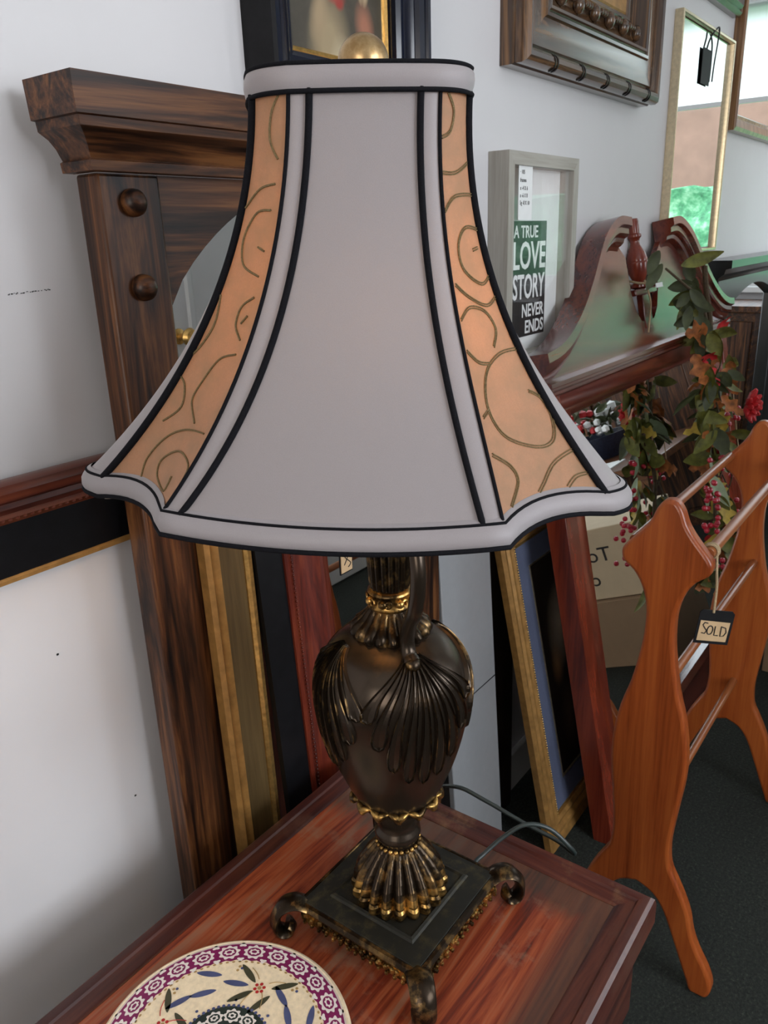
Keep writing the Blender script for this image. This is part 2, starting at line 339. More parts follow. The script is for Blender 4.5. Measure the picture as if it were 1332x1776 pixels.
def shade_pt(panel,s,t,out=0.0):
    g=max(t,0.0)**2.0
    a=lerp(.0542,.1117,g);b=lerp(.0508,.1219,g);e=lerp(.0745,.2037,g);d=lerp(.0319,.034,g)
    an=lerp(SH['at'],SH['ab'],g);cx=lerp(SH['ct'][0],SH['cb'][0],t);cy=lerp(SH['ct'][1],SH['cb'][1],t)
    t3=t*t*t;q=1-s*s;dz=0.0
    kind=panel[0]
    if kind=='F':   # F+ front, F- back ; s -1..1 left..right
        sg=1 if panel[1]=='+' else -1
        n=sg*(a+lerp(.003,.014,g)*q);l=b*s;nn,nl=sg,0.25*s;dz=-.004*q*t3
    elif kind=='S': # side panel, S+ right, S- left ; s -1 back .. 1 front
        sg=1 if panel[1]=='+' else -1
        l=sg*(e+lerp(.002,.018 if sg>0 else .026,g)*q);n=d*s;nn,nl=0.5*s,sg;dz=-.002*q*t3
    else:           # C corner: C++ (front/right) C+- (front/left) C-+ C--
        sn=1 if panel[1]=='+' else -1;sl=1 if panel[2]=='+' else -1
        w=(s+1)/2   # 0 at front/back panel, 1 at side
        n=sn*lerp(a,d,w);l=sl*lerp(b,e,w)
        mx,my=(e-b),(a-d);L=math.hypot(mx,my);nx,ny=mx/L,my/L  # outward normal (n, l)
        k=lerp(-.004,.012,g)*q
        n-=sn*nx*k;l-=sl*ny*k;nn,nl=sn*nx,sl*ny;dz=.005*q*t3
    L=math.hypot(nn,nl);n+=out*nn/L;l+=out*nl/L
    z=lerp(SH['zt'],SH['zb'],t)+dz-.033*l*t3
    N=(math.cos(an),math.sin(an));T=(-math.sin(an),math.cos(an))
    return (cx+N[0]*n+T[0]*l,cy+N[1]*n+T[1]*l,z)
# ------------------------------------------------------------------ setting
WY = .72
struct('floor', MB().box(-2.1, 4.6, -2.5, .82, -.05, 0), M['carpet'], smooth=0)
struct('ceiling', MB().box(-2.1, 4.6, -2.5, .82, 2.5, 2.55), M['ceil'], smooth=0)
struct('wall_back', MB().box(-2.1, 4.6, WY, WY+.1, 0, 2.5), M['wall'], smooth=0)
struct('wall_left', MB().box(-2.1, -2.0, -2.4, WY, 0, 2.5), M['wall'], smooth=0)
struct('wall_front', MB().box(-2.1, 4.6, -2.5, -2.4, 0, 2.5), M['wall'], smooth=0)
WY0, WY1, WZ0, WZ1 = -1.29, .61, .95, 2.25
struct('wall_right', MB().box(4.5, 4.6, -2.4, WY0, 0, 2.5).box(4.5, 4.6, WY1, WY, 0, 2.5).box(4.5, 4.6, WY0, WY1, 0, WZ0).box(4.5, 4.6, WY0, WY1, WZ1, 2.5), M['wall'], smooth=0)
struct('baseboard_back', MB().box(-2.0, 4.5, WY-.014, WY-.0005, 0.0, .10), M['trim'], bevel=.003)
wf = MB().box(4.49, 4.56, WY0, WY0+.05, WZ0, WZ1).box(4.49, 4.56, WY1-.05, WY1, WZ0, WZ1).box(4.49, 4.56, WY0+.05, WY1-.05, WZ0, WZ0+.05)
wf.box(4.49, 4.56, WY0+.05, WY1-.05, WZ1-.05, WZ1).box(4.50, 4.55, -.66, -.61, WZ0+.05, WZ1-.05)
w1 = struct('window_1', wf, M['trim'])
g = MB().box(4.525, 4.528, WY0+.05, -.66, WZ0+.05, WZ1-.05).box(4.525, 4.528, -.61, WY1-.05, WZ0+.05, WZ1-.05).build('window_pane', M['glass'], w1); g['kind'] = 'structure'
sl = MB().box(4.40, 4.4995, WY0-.03, WY1+.03, WZ0-.03, WZ0).build('window_sill', M['trim'], w1, bevel=.004); sl['kind'] = 'structure'
for nm, x0, x1 in (('window_2', -.2, 1.4), ('window_3', 2.05, 3.75)):
    w = MB()
    w.box(x0, x0+.05, -2.4, -2.36, .92, 2.2).box(x1-.05, x1, -2.4, -2.36, .92, 2.2).box(x0+.05, x1-.05, -2.4, -2.36, .92, .97).box(x0+.05, x1-.05, -2.4, -2.36, 2.15, 2.2)
    wo = struct(nm, w, M['trim'])
    p = MB().box(x0+.05, x1-.05, -2.398, -2.392, .97, 2.15).build('window_pane', M['glass'], wo); p['kind'] = 'structure'
# garden and street beyond the end window, seen only in the mirrors
gm, nt, p = newmat('lawn'); nt.links.new(ramp(nt, tnoise(nt, coords(nt), 12, 5), [(.3, (.02, .07, .02)), (.7, (.06, .16, .05))]), p.inputs['Base Color']); p.inputs['Roughness'].default_value = .9
struct('ground', MB().box(4.7, 30, -14, 14, -.35, -.3), gm, smooth=0)
hm, nt, p = newmat('hedge_leaves'); f = tnoise(nt, coords(nt), 9, 6, .7)
nt.links.new(ramp(nt, f, [(.32, (.02, .10, .05)), (.5, (.08, .30, .14)), (.72, (.38, .62, .42))]), p.inputs['Base Color']); p.inputs['Roughness'].default_value = .7
hb = MB(); rows = []
for i in range(61):
    y = -6+12*i/60; r = []
    for j in range(17):
        a = j/16; z = -.3+1.92*math.sin(min(1, a*1.25)*H2) if a < .8 else 1.62
        x = 9.0-.0*a if a < .8 else 9.0+(a-.8)*4
        n_ = noise.noise(Vector((x*2.1+a*5, y*2.1, z*2.1)))*.22
        r.append((x-n_, y, z+n_*.35))
    rows.append(r)
hb.grid(rows)
tag(hb.build('hedge', hm, None, smooth=60), 'bright green hedge outside the window, reflected low in the gilt mirror', 'hedge')
bmm = plain('terracotta_render', (.25, .15, .11), .8, nscale=3, var=.12)
bd = thing('house', (14, 0, -.3), 'terracotta rendered house beyond the hedge, seen reflected in the gilt mirror', 'house')
MB().box(14, 17, -8, 8, -.3, 3.45).build('wall', bmm, bd, smooth=0)
MB().prism([(13.7, 3.45), (17.3, 3.45), (15.5, 4.3)], lambda a, b, d: (a, d, b), -8.2, 8.2).build('roof', plain('grey_roof', (.35, .34, .34), .8), bd, smooth=0)
MB().box(13.94, 14, -.9, -.2, .9, 2.2).build('window', M['trim'], bd, smooth=0)
# white patterned blind, half down
bm_, nt, p = newmat('patterned_white_blind'); vv = coords(nt)
n1 = tnoise(nt, vv, 7, 2, .4, 3.0)
nt.links.new(ramp(nt, n1, [(.485, (.86, .88, .90)), (.50, (.62, .68, .72)), (.515, (.86, .88, .90))]), p.inputs['Base Color'])
t_ = nt.nodes.new('ShaderNodeBsdfTranslucent'); t_.inputs[0].default_value = (.95, .97, .98, 1)
mx = nt.nodes.new('ShaderNodeMixShader'); mx.inputs[0].default_value = .90
nt.links.new(p.outputs[0], mx.inputs[1]); nt.links.new(t_.outputs[0], mx.inputs[2]); nt.links.new(mx.outputs[0], nt.nodes['Material Output'].inputs[0])
bl = thing('roller_blind', (4.47, -.34, 2.25), 'white patterned roller blind half lowered in the end window', 'blind')
MB().grid([[(4.474, WY0+.02+(1.86)*i/20, 2.24-.42*j/4) for j in range(5)] for i in range(21)]).build('blind_fabric', bm_, bl)
MB().tube([(4.465, WY0+.02, 2.235), (4.465, WY1-.02, 2.235)], .018, 12).build('roller', M['trim'], bl)
MB().box(4.465, 4.483, WY0+.02, WY1-.02, 1.80, 1.82).build('bottom_bar', M['trim'], bl)
# open white door leaf in the shop, seen in the oak mirror
dr = struct('door_1', MB().box(1.40, 2.30, -.50, -.46, .012, 1.98), M['trim'], bevel=.002)
pn = MB()
for x0, x1 in ((1.50, 1.80), (1.90, 2.20)):
    for z0, z1 in ((.14, .72), (.86, 1.42), (1.54, 1.86)):
        pn.frame(x0, x1, z0, z1, [(0, 0), (.006, .008), (.02, .008), (.03, .001), (.03, 0)], lambda x, z, v: (x, -.4598+v, z))
pp = pn.build('panel_moulding', M['trim'], dr); pp['kind'] = 'structure'
kb = MB().lathe([(.001, 0), (.022, 0), (.022, .004), (.009, .008), (.009, .03), (.022, .04), (.026, .05), (.02, .062), (.001, .066)], n=24)
kb.v = [(1.46+x, -.46+z, 1.0+y) for x, y, z in kb.v]
kk = kb.build('door_knob', M['gilt'], dr); kk['kind'] = 'structure'; kk['label'] = 'brass door knob'
# ------------------------------------------------------------------ wall-hung frames
def rr(*a): return list(a)
# dog picture in black and navy frame
R = thing('framed_painting', (.90, WY, 1.43), 'painting of dogs in a glossy navy-black frame behind the brass finial', 'painting')
T = wallT(WY)
x0, x1, z0, z1 = .722, 1.037, 1.395, 1.80
prof = [(0, 0), (0, .046), (.004, .049), (.010, .049), (.013, .042), (.017, .047), (.024, .044), (.028, .036), (.032, .040), (.038, .036), (.042, .030), (.048, .030), (.054, .026), (.054, 0)]
MB().frame(x0, x1, z0, z1, prof, T, mats=[1, 1]+[0]*(len(prof)-2)).build('frame_moulding', [M['navygloss'], M['blackdull']], R, smooth=28)
MB().frame(x0+.054, x1-.054, z0+.054, z1-.054, [(0, 0), (0, .012), (.003, .015), (.006, .011), (.009, .012), (.012, .007), (.012, 0)], T).build('gilt_slip', M['gilt'], R, smooth=25)
org = parent_world(R)
sp = [(.862, 1.47, .052, .075, .15, .35, (.34, .26, .15)), (.885, 1.445, .03, .05, 0, .5, (.48, .40, .26)), (.845, 1.50, .022, .05, .25, .4, (.36, .26, .15)),
      (.868, 1.567, .026, .040, 0, .35, (.40, .31, .19)), (.872, 1.525, .032, .013, .12, .3, (.36, .05, .035)), (.885, 1.517, .012, .010, 0, .3, (.30, .035, .025)),
      (.935, 1.50, .026, .038, -.2, .4, (.36, .15, .09)), (.940, 1.545, .010, .03, .2, .4, (.62, .46, .27)), (.925, 1.545, .008, .028, -.2, .4, (.60, .45, .26)),
      (.955, 1.47, .014, .03, .2, .4, (.30, .05, .03)), (.80, 1.58, .03, .012, .2, .6, (.20, .13, .04))]
MB().box(x0+.06, x1-.06, WY-.010, WY-.004, z0+.06, z1-.06).build('canvas', paint_mat('dog_painting', (.060, .050, .035), sp, org), R, smooth=0)
# ornate dark wooden frame
R = thing('carved_picture_frame', (1.66, WY, 1.52), 'heavy dark wooden frame with ribbed edge bars, hung upper right above the grey print', 'picture frame')
x0, x1, z0, z1 = 1.316, 1.975, 1.505, 2.05
dk = wood('aged_dark_frame', [(.018, .012, .009), (.06, .032, .016), (.15, .075, .03)], 'X', 1.5, .22, .6, bmp=.1, worn=(.10, .085, .07))
dkz = wood('aged_dark_frame_upright', [(.02, .013, .010), (.07, .036, .018), (.20, .10, .04)], 'Z', 1.5, .22, .6, bmp=.1, worn=(.11, .085, .06))
P1 = [(0, 0), (0, .022), (.003, .026), (.001, .030), (.001, .040), (.005, .048), (.012, .052), (.020, .050), (.026, .044), (.028, .036), (.031, .034), (.034, .038), (.055, .036), (.078, .042), (.081, .046), (.086, .047), (.089, .043), (.093, .047), (.098, .046), (.101, .040), (.108, .026), (.122, .018), (.140, .020), (.146, .024), (.152, .022), (.156, .018), (.156, 0)]
MB().frame(x0, x1, z0, z1, P1, T, 0, 1).build('frame_moulding', [dk, dkz], R, smooth=28)
for k in range(5):
    xx = x0+.105+k*.118
    bn = MB()
    for d in (0, .010):
        bn.prism([(z0+.0135-.0142*math.sin(a), WY-.0385-.0142*math.cos(a)) for a in [-1.6+3.2*q/12 for q in range(13)]], lambda a, b, dd: (dd, b, a), xx+d, xx+d+.0035)
    bn.build('ribbed_band', M['blackgloss'], R)
for k in range(6):
    bd2 = MB()
    xx = x0+.175+k*.075
    bd2.ball((xx, WY-.026, z0+.128), .014, 12, sc=(.9, .8, 1.15))
    for q in (.026, .037, .048): bd2.ball((xx+q, WY-.027, z0+.134), .0068, 10, sc=(.55, 1, 1))
    bd2.build('carved_bead', dk, R)
MB().frame(x0+.156, x1-.156, z0+.156, z1-.156, [(0, 0), (0, .018), (.003, .020), (.026, .018), (.028, .010), (.030, 0)], T).build('gilt_liner', M['giltflat'], R, smooth=25)
org = parent_world(R)
sp = [(1.60, 1.76, .11, .09, .3, .7, (.25, .27, .22)), (1.66, 1.74, .02, .06, .2, .6, (.42, .38, .22)), (1.76, 1.72, .05, .08, 0, .7, (.12, .09, .06))]
MB().box(x0+.178, x1-.178, WY-.010, WY-.004, z0+.178, z1-.178).build('canvas', paint_mat('grey_landscape', (.14, .145, .12), sp, org), R, smooth=0)
# grey print in a box frame
R = thing('framed_print', (1.43, WY, 1.05), 'grey-washed box frame holding a black and white slogan print with white lettering', 'framed print')
x0, x1, z0, z1 = 1.281, 1.568, 1.005, 1.373
MB().frame(x0, x1, z0, z1, [(0, 0), (0, .040), (.022, .040), (.022, 0)], T, 0, 1).build('box_frame', [M['greywash'], M['greywash_z']], R, bevel=.0008, smooth=0)
MB().box(x0+.018, x1-.018, WY-.011, WY-.008, z0+.018, z1-.018).build('paper', M['white'], R, smooth=0)
MB().box(x0+.020, x1-.020, WY-.0345, WY-.033, z0+.020, z1-.020).build('glass_pane', M['glass'], R, smooth=0)
px0, px1, pz0, pz1 = 1.350, 1.492, 1.052, 1.262
MB().box(px0, px1, WY-.0118, WY-.0112, pz0, pz1).build('printed_panel', M['ink'], R, smooth=0)
tx = MB()
for s_, zz, sz, wdt, al in (('A TRUE', 1.233, .030, .098, 'L'), ('LOVE', 1.178, .068, .132, 'L'), ('STORY', 1.124, .062, .132, 'L'), ('NEVER', 1.089, .034, .092, 'R'), ('ENDS', 1.058, .034, .078, 'R')):
    vs, fs = text_mesh(s_, sz, .0003, .018*sz, 1, 0, 'LEFT'); xm = max(v[0] for v in vs); xn = min(v[0] for v in vs)
    k = wdt/(xm-xn); bx = px0+.006 if al == 'L' else px1-.005-wdt
    tx.add([(bx+(v[0]-xn)*k, WY-.0122-v[2], zz+v[1]) for v in vs], fs)
tx.build('white_lettering', M['white'], R, smooth=0)
st = MB().box(1.326, 1.378, WY-.0355, WY-.0348, 1.263, 1.352).build('price_sticker', M['white'], R, smooth=0)
tl = MB()
for zz, t2 in ((1.338, '· 105'), (1.325, 'frames'), (1.312, 'x -4 X 6'), (1.300, 'x -6 X 8'), (1.288, '5g -8 X 10')):
    vs, fs = text_mesh(t2, .0095, .0001, .0001, .75, 0, 'LEFT'); tl.add([(1.331+v[0]*1.2, WY-.0357-v[2], zz+v[1]) for v in vs], fs)
tl.build('sticker_print', M['ink'], R, smooth=0)
# narrow gilt mirror with a black tag
R = thing('gilt_mirror', (2.44, WY, 1.17), 'tall narrow mirror in a thin gilt frame hung upper right with black tag', 'mirror')
x0, x1, z0, z1 = 2.186, 2.668, 1.173, 1.738
TL = wallT(WY)
MB().frame(x0, x1, z0, z1, [(0, 0), (0, .020), (.002, .022), (.007, .022), (.009, .018), (.009, 0)], TL).build('frame_moulding', M['giltpale'], R, smooth=30)
MB().box(x0+.012, x1-.012, WY-.010, WY-.005, z0+.012, z1-.012).build('mirror_glass', M['mirror'], R, smooth=0)
R = thing('price_tag', (2.42, WY-.014, 1.60), 'black price tag on a thin string hanging in front of the narrow gilt mirror', 'tag')
MB().box(2.385, 2.462, WY-.0150, WY-.0130, 1.60, 1.685).build('card', M['blackdull'], R, smooth=0, bevel=.002)
MB().tube(smoothpath([(2.415, WY-.0145, 1.682), (2.44, WY-.016, 1.715), (2.475, WY-.0245, 1.741), (2.50, WY-.018, 1.715), (2.495, WY-.0145, 1.66), (2.49, WY-.014, 1.615)]), .0022, 6).build('string', M['ink'], R)
# second mirror and a dark frame at the top edge
R = thing('wood_framed_mirror', (2.95, WY, 1.51), 'brown wooden framed mirror cropped by the right picture edge, right of the narrow gilt mirror', 'mirror')
x0, x1, z0, z1 = 2.715, 3.42, 1.512, 2.14
MB().frame(x0, x1, z0, z1, [(0, 0), (0, .026), (.010, .030), (.030, .026), (.036, .018), (.044, .020), (.050, .012), (.050, 0)], T, 0, 0).build('frame_moulding', wood('mid_brown_frame', [(.10, .045, .02), (.22, .11, .05), (.36, .21, .10)], 'Z', 1.2, .3, .5), R, smooth=30)
MB().box(x0+.045, x1-.045, WY-.009, WY-.004, z0+.045, z1-.045).build('mirror_glass', M['mirror'], R, smooth=0)
R = thing('dark_picture_frame', (2.45, WY, 1.80), 'dark moulded frame cut off by the top edge above the narrow gilt mirror', 'picture frame')
MB().frame(2.05, 2.685, 1.800, 2.3, [(0, 0), (0, .018), (.008, .028), (.014, .024), (.022, .034), (.034, .030), (.040, .020), (.06, .014), (.06, 0)], T, 0, 1).build('frame_moulding', [dk, dkz], R, smooth=28)
MB().box(2.10, 2.635, WY-.009, WY-.004, 1.85, 2.25).build('canvas', M['slip'], R, smooth=0)
# black mirror at the far right
R = thing('black_mirror', (3.0, WY, 0), 'large black framed mirror with arched top rail beyond the broken-pediment mirror', 'mirror')
bg = plain('black_green_gloss', (.007, .010, .010), .30, coat=.3, var=.2)
MB().box(2.64, 2.79, .672, .712, 0, 1.085).build('stile', bg, R, bevel=.004)
MB().box(3.52, 3.67, .672, .712, 0, 1.085).build('stile', bg, R, bevel=.004)
hr = [(2.79, 1.085), (2.79, .985)]+[(2.79+.73*k/16, .985+.065*math.sin(math.pi*k/16)) for k in range(1, 16)]+[(3.52, .985), (3.52, 1.085)]
MB().prism(hr, lambda a, b, d: (a, d, b), .676, .710).build('arched_rail', bg, R, smooth=40)
MB().box(2.79, 3.52, .676, .710, 0, .10).build('bottom_rail', bg, R)
cp = MB(); cpp = [(.0, 0), (.012, 0), (.016, .010), (.030, .020), (.034, .034), (.050, .038), (.050, .060), (0, .060)]
cp.prism(cpp, lambda a, b, d: (d, .712-.04-a+.04*0, 1.085+b), 2.57, 3.74)
cp.prism([(0, 0), (.04, 0), (.04, .06), (0, .06)], lambda a, b, d: (d, .712-a, 1.085+b), 2.57, 3.74)
cp.build('cornice', bg, R, smooth=30)
MB().box(2.785, 3.525, .698, .704, .09, 1.055).build('mirror_glass', M['mirror'], R, smooth=0)
# ------------------------------------------------------------------ frames standing on the floor
# large dark frame behind the oak mirror (its wall shows through it)
R = thing('empty_frame', (.0, .70, 0), 'large red-brown frame with black flat and gilt edge, low behind the oak mirror', 'picture frame')
kC = .016; TC = leanT(kC, .7095-.0165+.0)
x0, x1, z0, z1 = -.62, .80, .02, 1.040
MB().frame(x0, x1, z0, z1, [(0, 0), (0, .010), (.003, .016), (.010, .018), (.018, .015), (.021, .011), (.026, .012), (.031, .010), (.031, 0)], TC, 0, 1).build('outer_moulding', [M['red_x'], M['red_z']], R, smooth=30)
bb = MB().frame(x0+.031, x1-.031, z0+.031, z1-.031, [(0, 0), (0, .010), (.004, .012), (.010, .007), (.010, 0)], TC)
for k in range(150):
    xx = x0+.034+k*.0074
    if -.05 < xx < x1-.04:
        for zz in (z1-.036,): bb.ball(TC(xx, zz, .010), .0026, 6)
bb.build('beaded_edge', M['red_x'], R, smooth=50)
MB().frame(x0+.041, x1-.041, z0+.041, z1-.041, [(0, 0), (0, .006), (.052, .003), (.052, 0)], TC).build('black_flat', M['blackgloss'], R, smooth=0)
MB().frame(x0+.093, x1-.093, z0+.093, z1-.093, [(0, 0), (0, .004), (.002, .006), (.006, .005), (.007, 0)], TC).build('gilt_edge', M['giltflat'], R)
# dark oak mirror
OY = .655
R = thing('oak_mirror', (.74, OY, 0), 'dark oak mirror with projecting cornice and round wooden studs, standing against the left wall', 'mirror')
MB().box(.461, .530, OY, OY+.032, 0, 1.304).build('stile', M['oak_z'], R, bevel=.003)
MB().box(.948, 1.015, OY, OY+.032, 0, 1.304).build('stile', M['oak_z'], R, bevel=.003)
hr = [(.5325, 1.304), (.5325, 1.182)]
for k in range(0, 25):
    a = k/24; hr.append((.5325+.413*a, 1.182+.115*math.sin(math.pi*a)**.75 if 0 < a < 1 else 1.182))
hr.append((.9455, 1.304))
MB().prism(hr, lambda a, b, d: (a, d, b), OY+.006, OY+.030).build('arched_rail', M['oak_x'], R, smooth=30)
MB().box(.5325, .9455, OY+.004, OY+.030, 0, .10).build('bottom_rail', M['oak_x'], R, bevel=.002)
cp = MB()
prof = [(0, 1.304), (0, 1.3045), (.011, 1.3045), (.012, 1.313), (.009, 1.3145), (.011, 1.318), (.014, 1.324), (.020, 1.331), (.026, 1.335), (.029, 1.337), (.030, 1.345), (.034, 1.3455), (.036, 1.377), (0, 1.377)]
# three-sided moulding with mitred returns
ring = []
for (cx, cy, dx, dy) in ((.461, OY+.034, -1, 0), (.461, OY, -1, -1), (1.015, OY, 1, -1), (1.015, OY+.034, 1, 0)):
    ring.append([(cx+dx*p, cy+dy*p, z) for p, z in prof])
cp.grid(ring, 0, True, True); cp.build('cornice', M['oak_x'], R, smooth=25, bevel=.0012)
for sx in (.4955, .9815):
    for sz in (1.279, 1.203):
        s_ = MB().lathe([(.0125, 0), (.0125, .003), (.0118, .007), (.0085, .0115), (.004, .0135), (.0005, .014)], n=24)
        s_.v = [(sx+x, OY-z, sz+y) for x, y, z in s_.v]; s_.build('stud', M['oak_x'], R, smooth=60)
MB().box(.528, .950, OY+.015, OY+.020, .09, 1.30).build('mirror_glass', M['mirror'], R, smooth=0)
# gilt edged olive board
R = thing('frame_moulding', (.555, .62, 0), 'olive-stained flat moulding with gilt edges leaning on the oak mirror', 'frame moulding')
TA = leanT(.022, .632)
x = .520
MB().prism([(x, 0), (x, .012), (x+.004, .017), (x+.008, .013), (x+.012, .016), (x+.016, .017), (x+.019, .012), (x+.019, 0)], lambda a, b, d: TA(a, d, b), 0, 1.10).build('gilt_edge', M['giltflat'], R, smooth=30)
MB().prism([(x+.019, 0), (x+.019, .010), (x+.058, .008), (x+.058, 0)], lambda a, b, d: TA(a, d, b), 0, 1.10).build('flat', M['olive_z'], R, smooth=0)
MB().prism([(x+.058, 0), (x+.058, .010), (x+.061, .014), (x+.067, .013), (x+.070, .009), (x+.070, 0)], lambda a, b, d: TA(a, d, b), 0, 1.10).build('gilt_edge', M['gilt'], R, smooth=30)
# black and red beaded moulding
R = thing('frame_moulding', (.66, .60, 0), 'length of black and red-brown moulding with a fine beaded line, beside the gilt-edged olive length', 'frame moulding')
TB = leanT(.060, .592)
x = .592
MB().prism([(x, 0), (x, .008), (x+.041, .010), (x+.041, 0)], lambda a, b, d: TB(a, d, b), 0, 1.08).build('black_flat', M['blackgloss'], R, smooth=0)
x -= .009
MB().prism([(x+.050, 0), (x+.050, .013), (x+.054, .016), (x+.058, .013), (x+.063, .011), (x+.068, .013), (x+.072, .017), (x+.090, .023), (x+.100, .024), (x+.104, .020), (x+.108, .022), (x+.118, .018), (x+.126, .010), (x+.132, .008), (x+.132, 0)], lambda a, b, d: TB(a, d, b), 0, 1.08).build('red_moulding', M['red_z'], R, smooth=30)
bb = MB()
for k in range(95): bb.ball(TB(x+.0625, .44+k*.0058, .0125), .0019, 6)
bb.build('bead_line', M['red_z'], R, smooth=60)
# small price tag hanging in front of the oak mirror glass
R = thing('price_tag', (.715, .618, .845), 'small cream price tag with scribbled mark dangling just under the lamp shade', 'tag')
MB().box(.724, .750, .6215, .6235, .823, .870).build('card', M['blackdull'], R, bevel=.0008)
MB().box(.7255, .7475, .6205, .6214, .8255, .862).build('kraft_face', M['kraft'], R, smooth=0)
MB().tube(smoothpath([(.731, .6200, .836), (.742, .6200, .852), (.734, .6200, .856), (.733, .6200, .847), (.744, .6200, .836), (.739, .6200, .831)]), .0006, 5).build('scribble', M['ink'], R)
MB().tube(smoothpath([(.737, .622, .868), (.735, .622, .90), (.722, .621, .945)]), .0008, 5).build('string', M['twine'], R)
# white glossy board and a dark board added as the shade in the gap
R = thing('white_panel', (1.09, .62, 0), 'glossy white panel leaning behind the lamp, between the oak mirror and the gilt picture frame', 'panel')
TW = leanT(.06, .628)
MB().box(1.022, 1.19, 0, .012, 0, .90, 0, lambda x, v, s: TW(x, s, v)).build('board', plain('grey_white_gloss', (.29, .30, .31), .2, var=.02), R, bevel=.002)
MB().box(1.024, 1.188, .0122, .0126, .436, .438, 0, lambda x, v, s: TW(x, s, v)).build('joint_line', M['blackdull'], R, smooth=0)
R = thing('gap_shade_board', (1.3, .67, 0), 'very dark brown board standing in for the shaded gap behind the gilt picture frame', 'board')
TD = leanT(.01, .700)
MB().box(1.14, 1.36, 0, .012, 0, .80, 0, lambda x, v, s: TD(x, s, v)).build('board', plain('gap_shade_brown', (.030, .018, .012), .35, coat=.3), R, bevel=.002)
# gilt picture with blue-grey slip
R = thing('framed_painting', (1.6, .55, 0), 'gilt framed dark animal painting with blue-grey slip leaning low behind the red-brown mirror stile', 'painting')
kG = .2; TG = leanT(kG, .552)
x0, x1, z0, z1 = 1.256, 2.02, .0, .72
MB().frame(x0, x1, z0, z1, [(0, 0), (0, .014), (.006, .020), (.014, .018), (.020, .014), (.026, .018), (.032, .018), (.040, .012), (.048, .015), (.056, .011), (.058, 0)], TG).build('gilt_moulding', M['giltflat'], R, smooth=28)
bb = MB()
for k in range(118): bb.ball(TG(x0+.0605, .05+k*.0056, .009), .0024, 6)
bb.frame(x0+.058, x1-.058, z0+.058, z1-.058, [(0, 0), (0, .008), (.005, .008), (.005, 0)], TG)
bb.build('beaded_edge', M['gilt'], R, smooth=60)
MB().frame(x0+.063, x1-.063, z0+.063, z1-.063, [(0, 0), (0, .007), (.052, .004), (.052, 0)], TG).build('slip', M['slip'], R, smooth=0)
MB().frame(x0+.115, x1-.115, z0+.115, z1-.115, [(0, 0), (0, .006), (.003, .006), (.004, 0)], TG).build('sight_edge', M['giltpale'], R, smooth=0)
org = parent_world(R)
sp = [(1.47, .43, .075, .12, .2, .7, (.50, .42, .32)), (1.43, .35, .035, .06, 0, .6, (.34, .20, .10)), (1.50, .30, .05, .08, 0, .6, (.015, .012, .012)), (1.45, .22, .05, .10, .1, .8, (.16, .10, .07))]
MB().box(x0+.117, x1-.117, .0015, .003, z0+.117, z1-.117, 0, lambda x, v, s: TG(x, s, v)).build('canvas', paint_mat('animal_painting', (.022, .016, .013), sp, org, .35), R, smooth=0)
# broken-pediment mahogany mirror
R = thing('pediment_mirror', (1.975, .466, 0), 'mahogany mirror with swan-neck broken pediment and turned finial, leaning beyond the quilt rack', 'mirror')
kP = .195; TP0 = leanT(kP, .466); TP = lambda x, s, v=0.0: TP0(1.975+x, s, v)
for sg in (-1, 1):
    MB().prism([(0, -.02), (0, .022), (.050, .022), (.054, .016), (.100, .016), (.112, .010), (.125, .004), (.125, -.02)], lambda a, b, d: TP(sg*(.622-a), d, b), 0, .985).build('stile', M['mah_z'], R, smooth=30, bevel=.001)
MB().prism([(0, -.02), (0, .02), (.09, .02), (.105, .010), (.105, -.02)], lambda a, b, d: TP(d, a+.002, b), -.497, .497).build('bottom_rail', M['mah_x'], R, smooth=30)
MB().prism([(.907, -.02), (.907, .002), (.915, .010), (.930, .020), (.958, .022), (.958, -.02)], lambda a, b, d: TP(d, a, b), -.622, .622).build('top_rail', M['mah_x'], R, smooth=40)
MB().prism([(.960, -.01), (.960, .026), (.964, .034), (.969, .034), (.971, .028), (.975, .028), (.978, .036), (.986, .036), (.988, .024), (.990, -.01)], lambda a, b, d: TP(d, a, b), -.628, .628).build('bead_moulding', M['mah_x'], R, smooth=40)
MB().box(-.50, .50, -.008, -.002, .10, .915, 0, lambda x, v, s: TP(x, s, v)).build('mirror_glass', M['mirror'], R, smooth=0)
top = [(.650, 1.045), (.59, 1.052), (.53, 1.072), (.46, 1.112), (.40, 1.160), (.35, 1.207), (.305, 1.245), (.255, 1.271), (.205, 1.284), (.145, 1.281)]
crv = smoothpath([(a, b, 0) for a, b in top], 6)
def off(d):
    o = []
    for i, p in enumerate(crv):
        t = (crv[min(i+1, len(crv)-1)]-crv[max(i-1, 0)]).normalized(); n = Vector((t.y, -t.x, 0))
        if n.y > 0: n = -n
        dd = d
        o.append((p.x+n.x*dd, p.y+n.y*dd))
    return o
lowc = off(.050)
notch = [(.105, 1.20), (.095, 1.12), (.074, 1.075), (.045, 1.050), (0, 1.043)]
right = [(a, b) for a, b in lowc if a > .12 and a < .64]
outl = [(.618, .988)]+right+notch
outl = outl+[(-a, b) for a, b in outl[::-1] if a > 0]
MB().prism(outl, lambda a, b, d: TP(a, b, d), -.006, .008).build('pediment_board', M['mah_x'], R, smooth=0)
ndl = [(0, -.006), (0, .048), (.018, .048), (.021, .043), (.023, .039), (.034, .038), (.039, .034), (.042, .027), (.050, .024), (.055, .018), (.058, .012), (.066, .008), (.066, -.006)]
for sg in (-1, 1):
    rows = []
    L = [off(d) for d, v in ndl]
    for i in range(len(crv)): rows.append([TP(sg*L[j][i][0], L[j][i][1], ndl[j][1]) for j in range(len(ndl))])
    MB().grid(rows, 0, True, True).build('swan_neck_moulding', M['mah_x'], R, smooth=28)
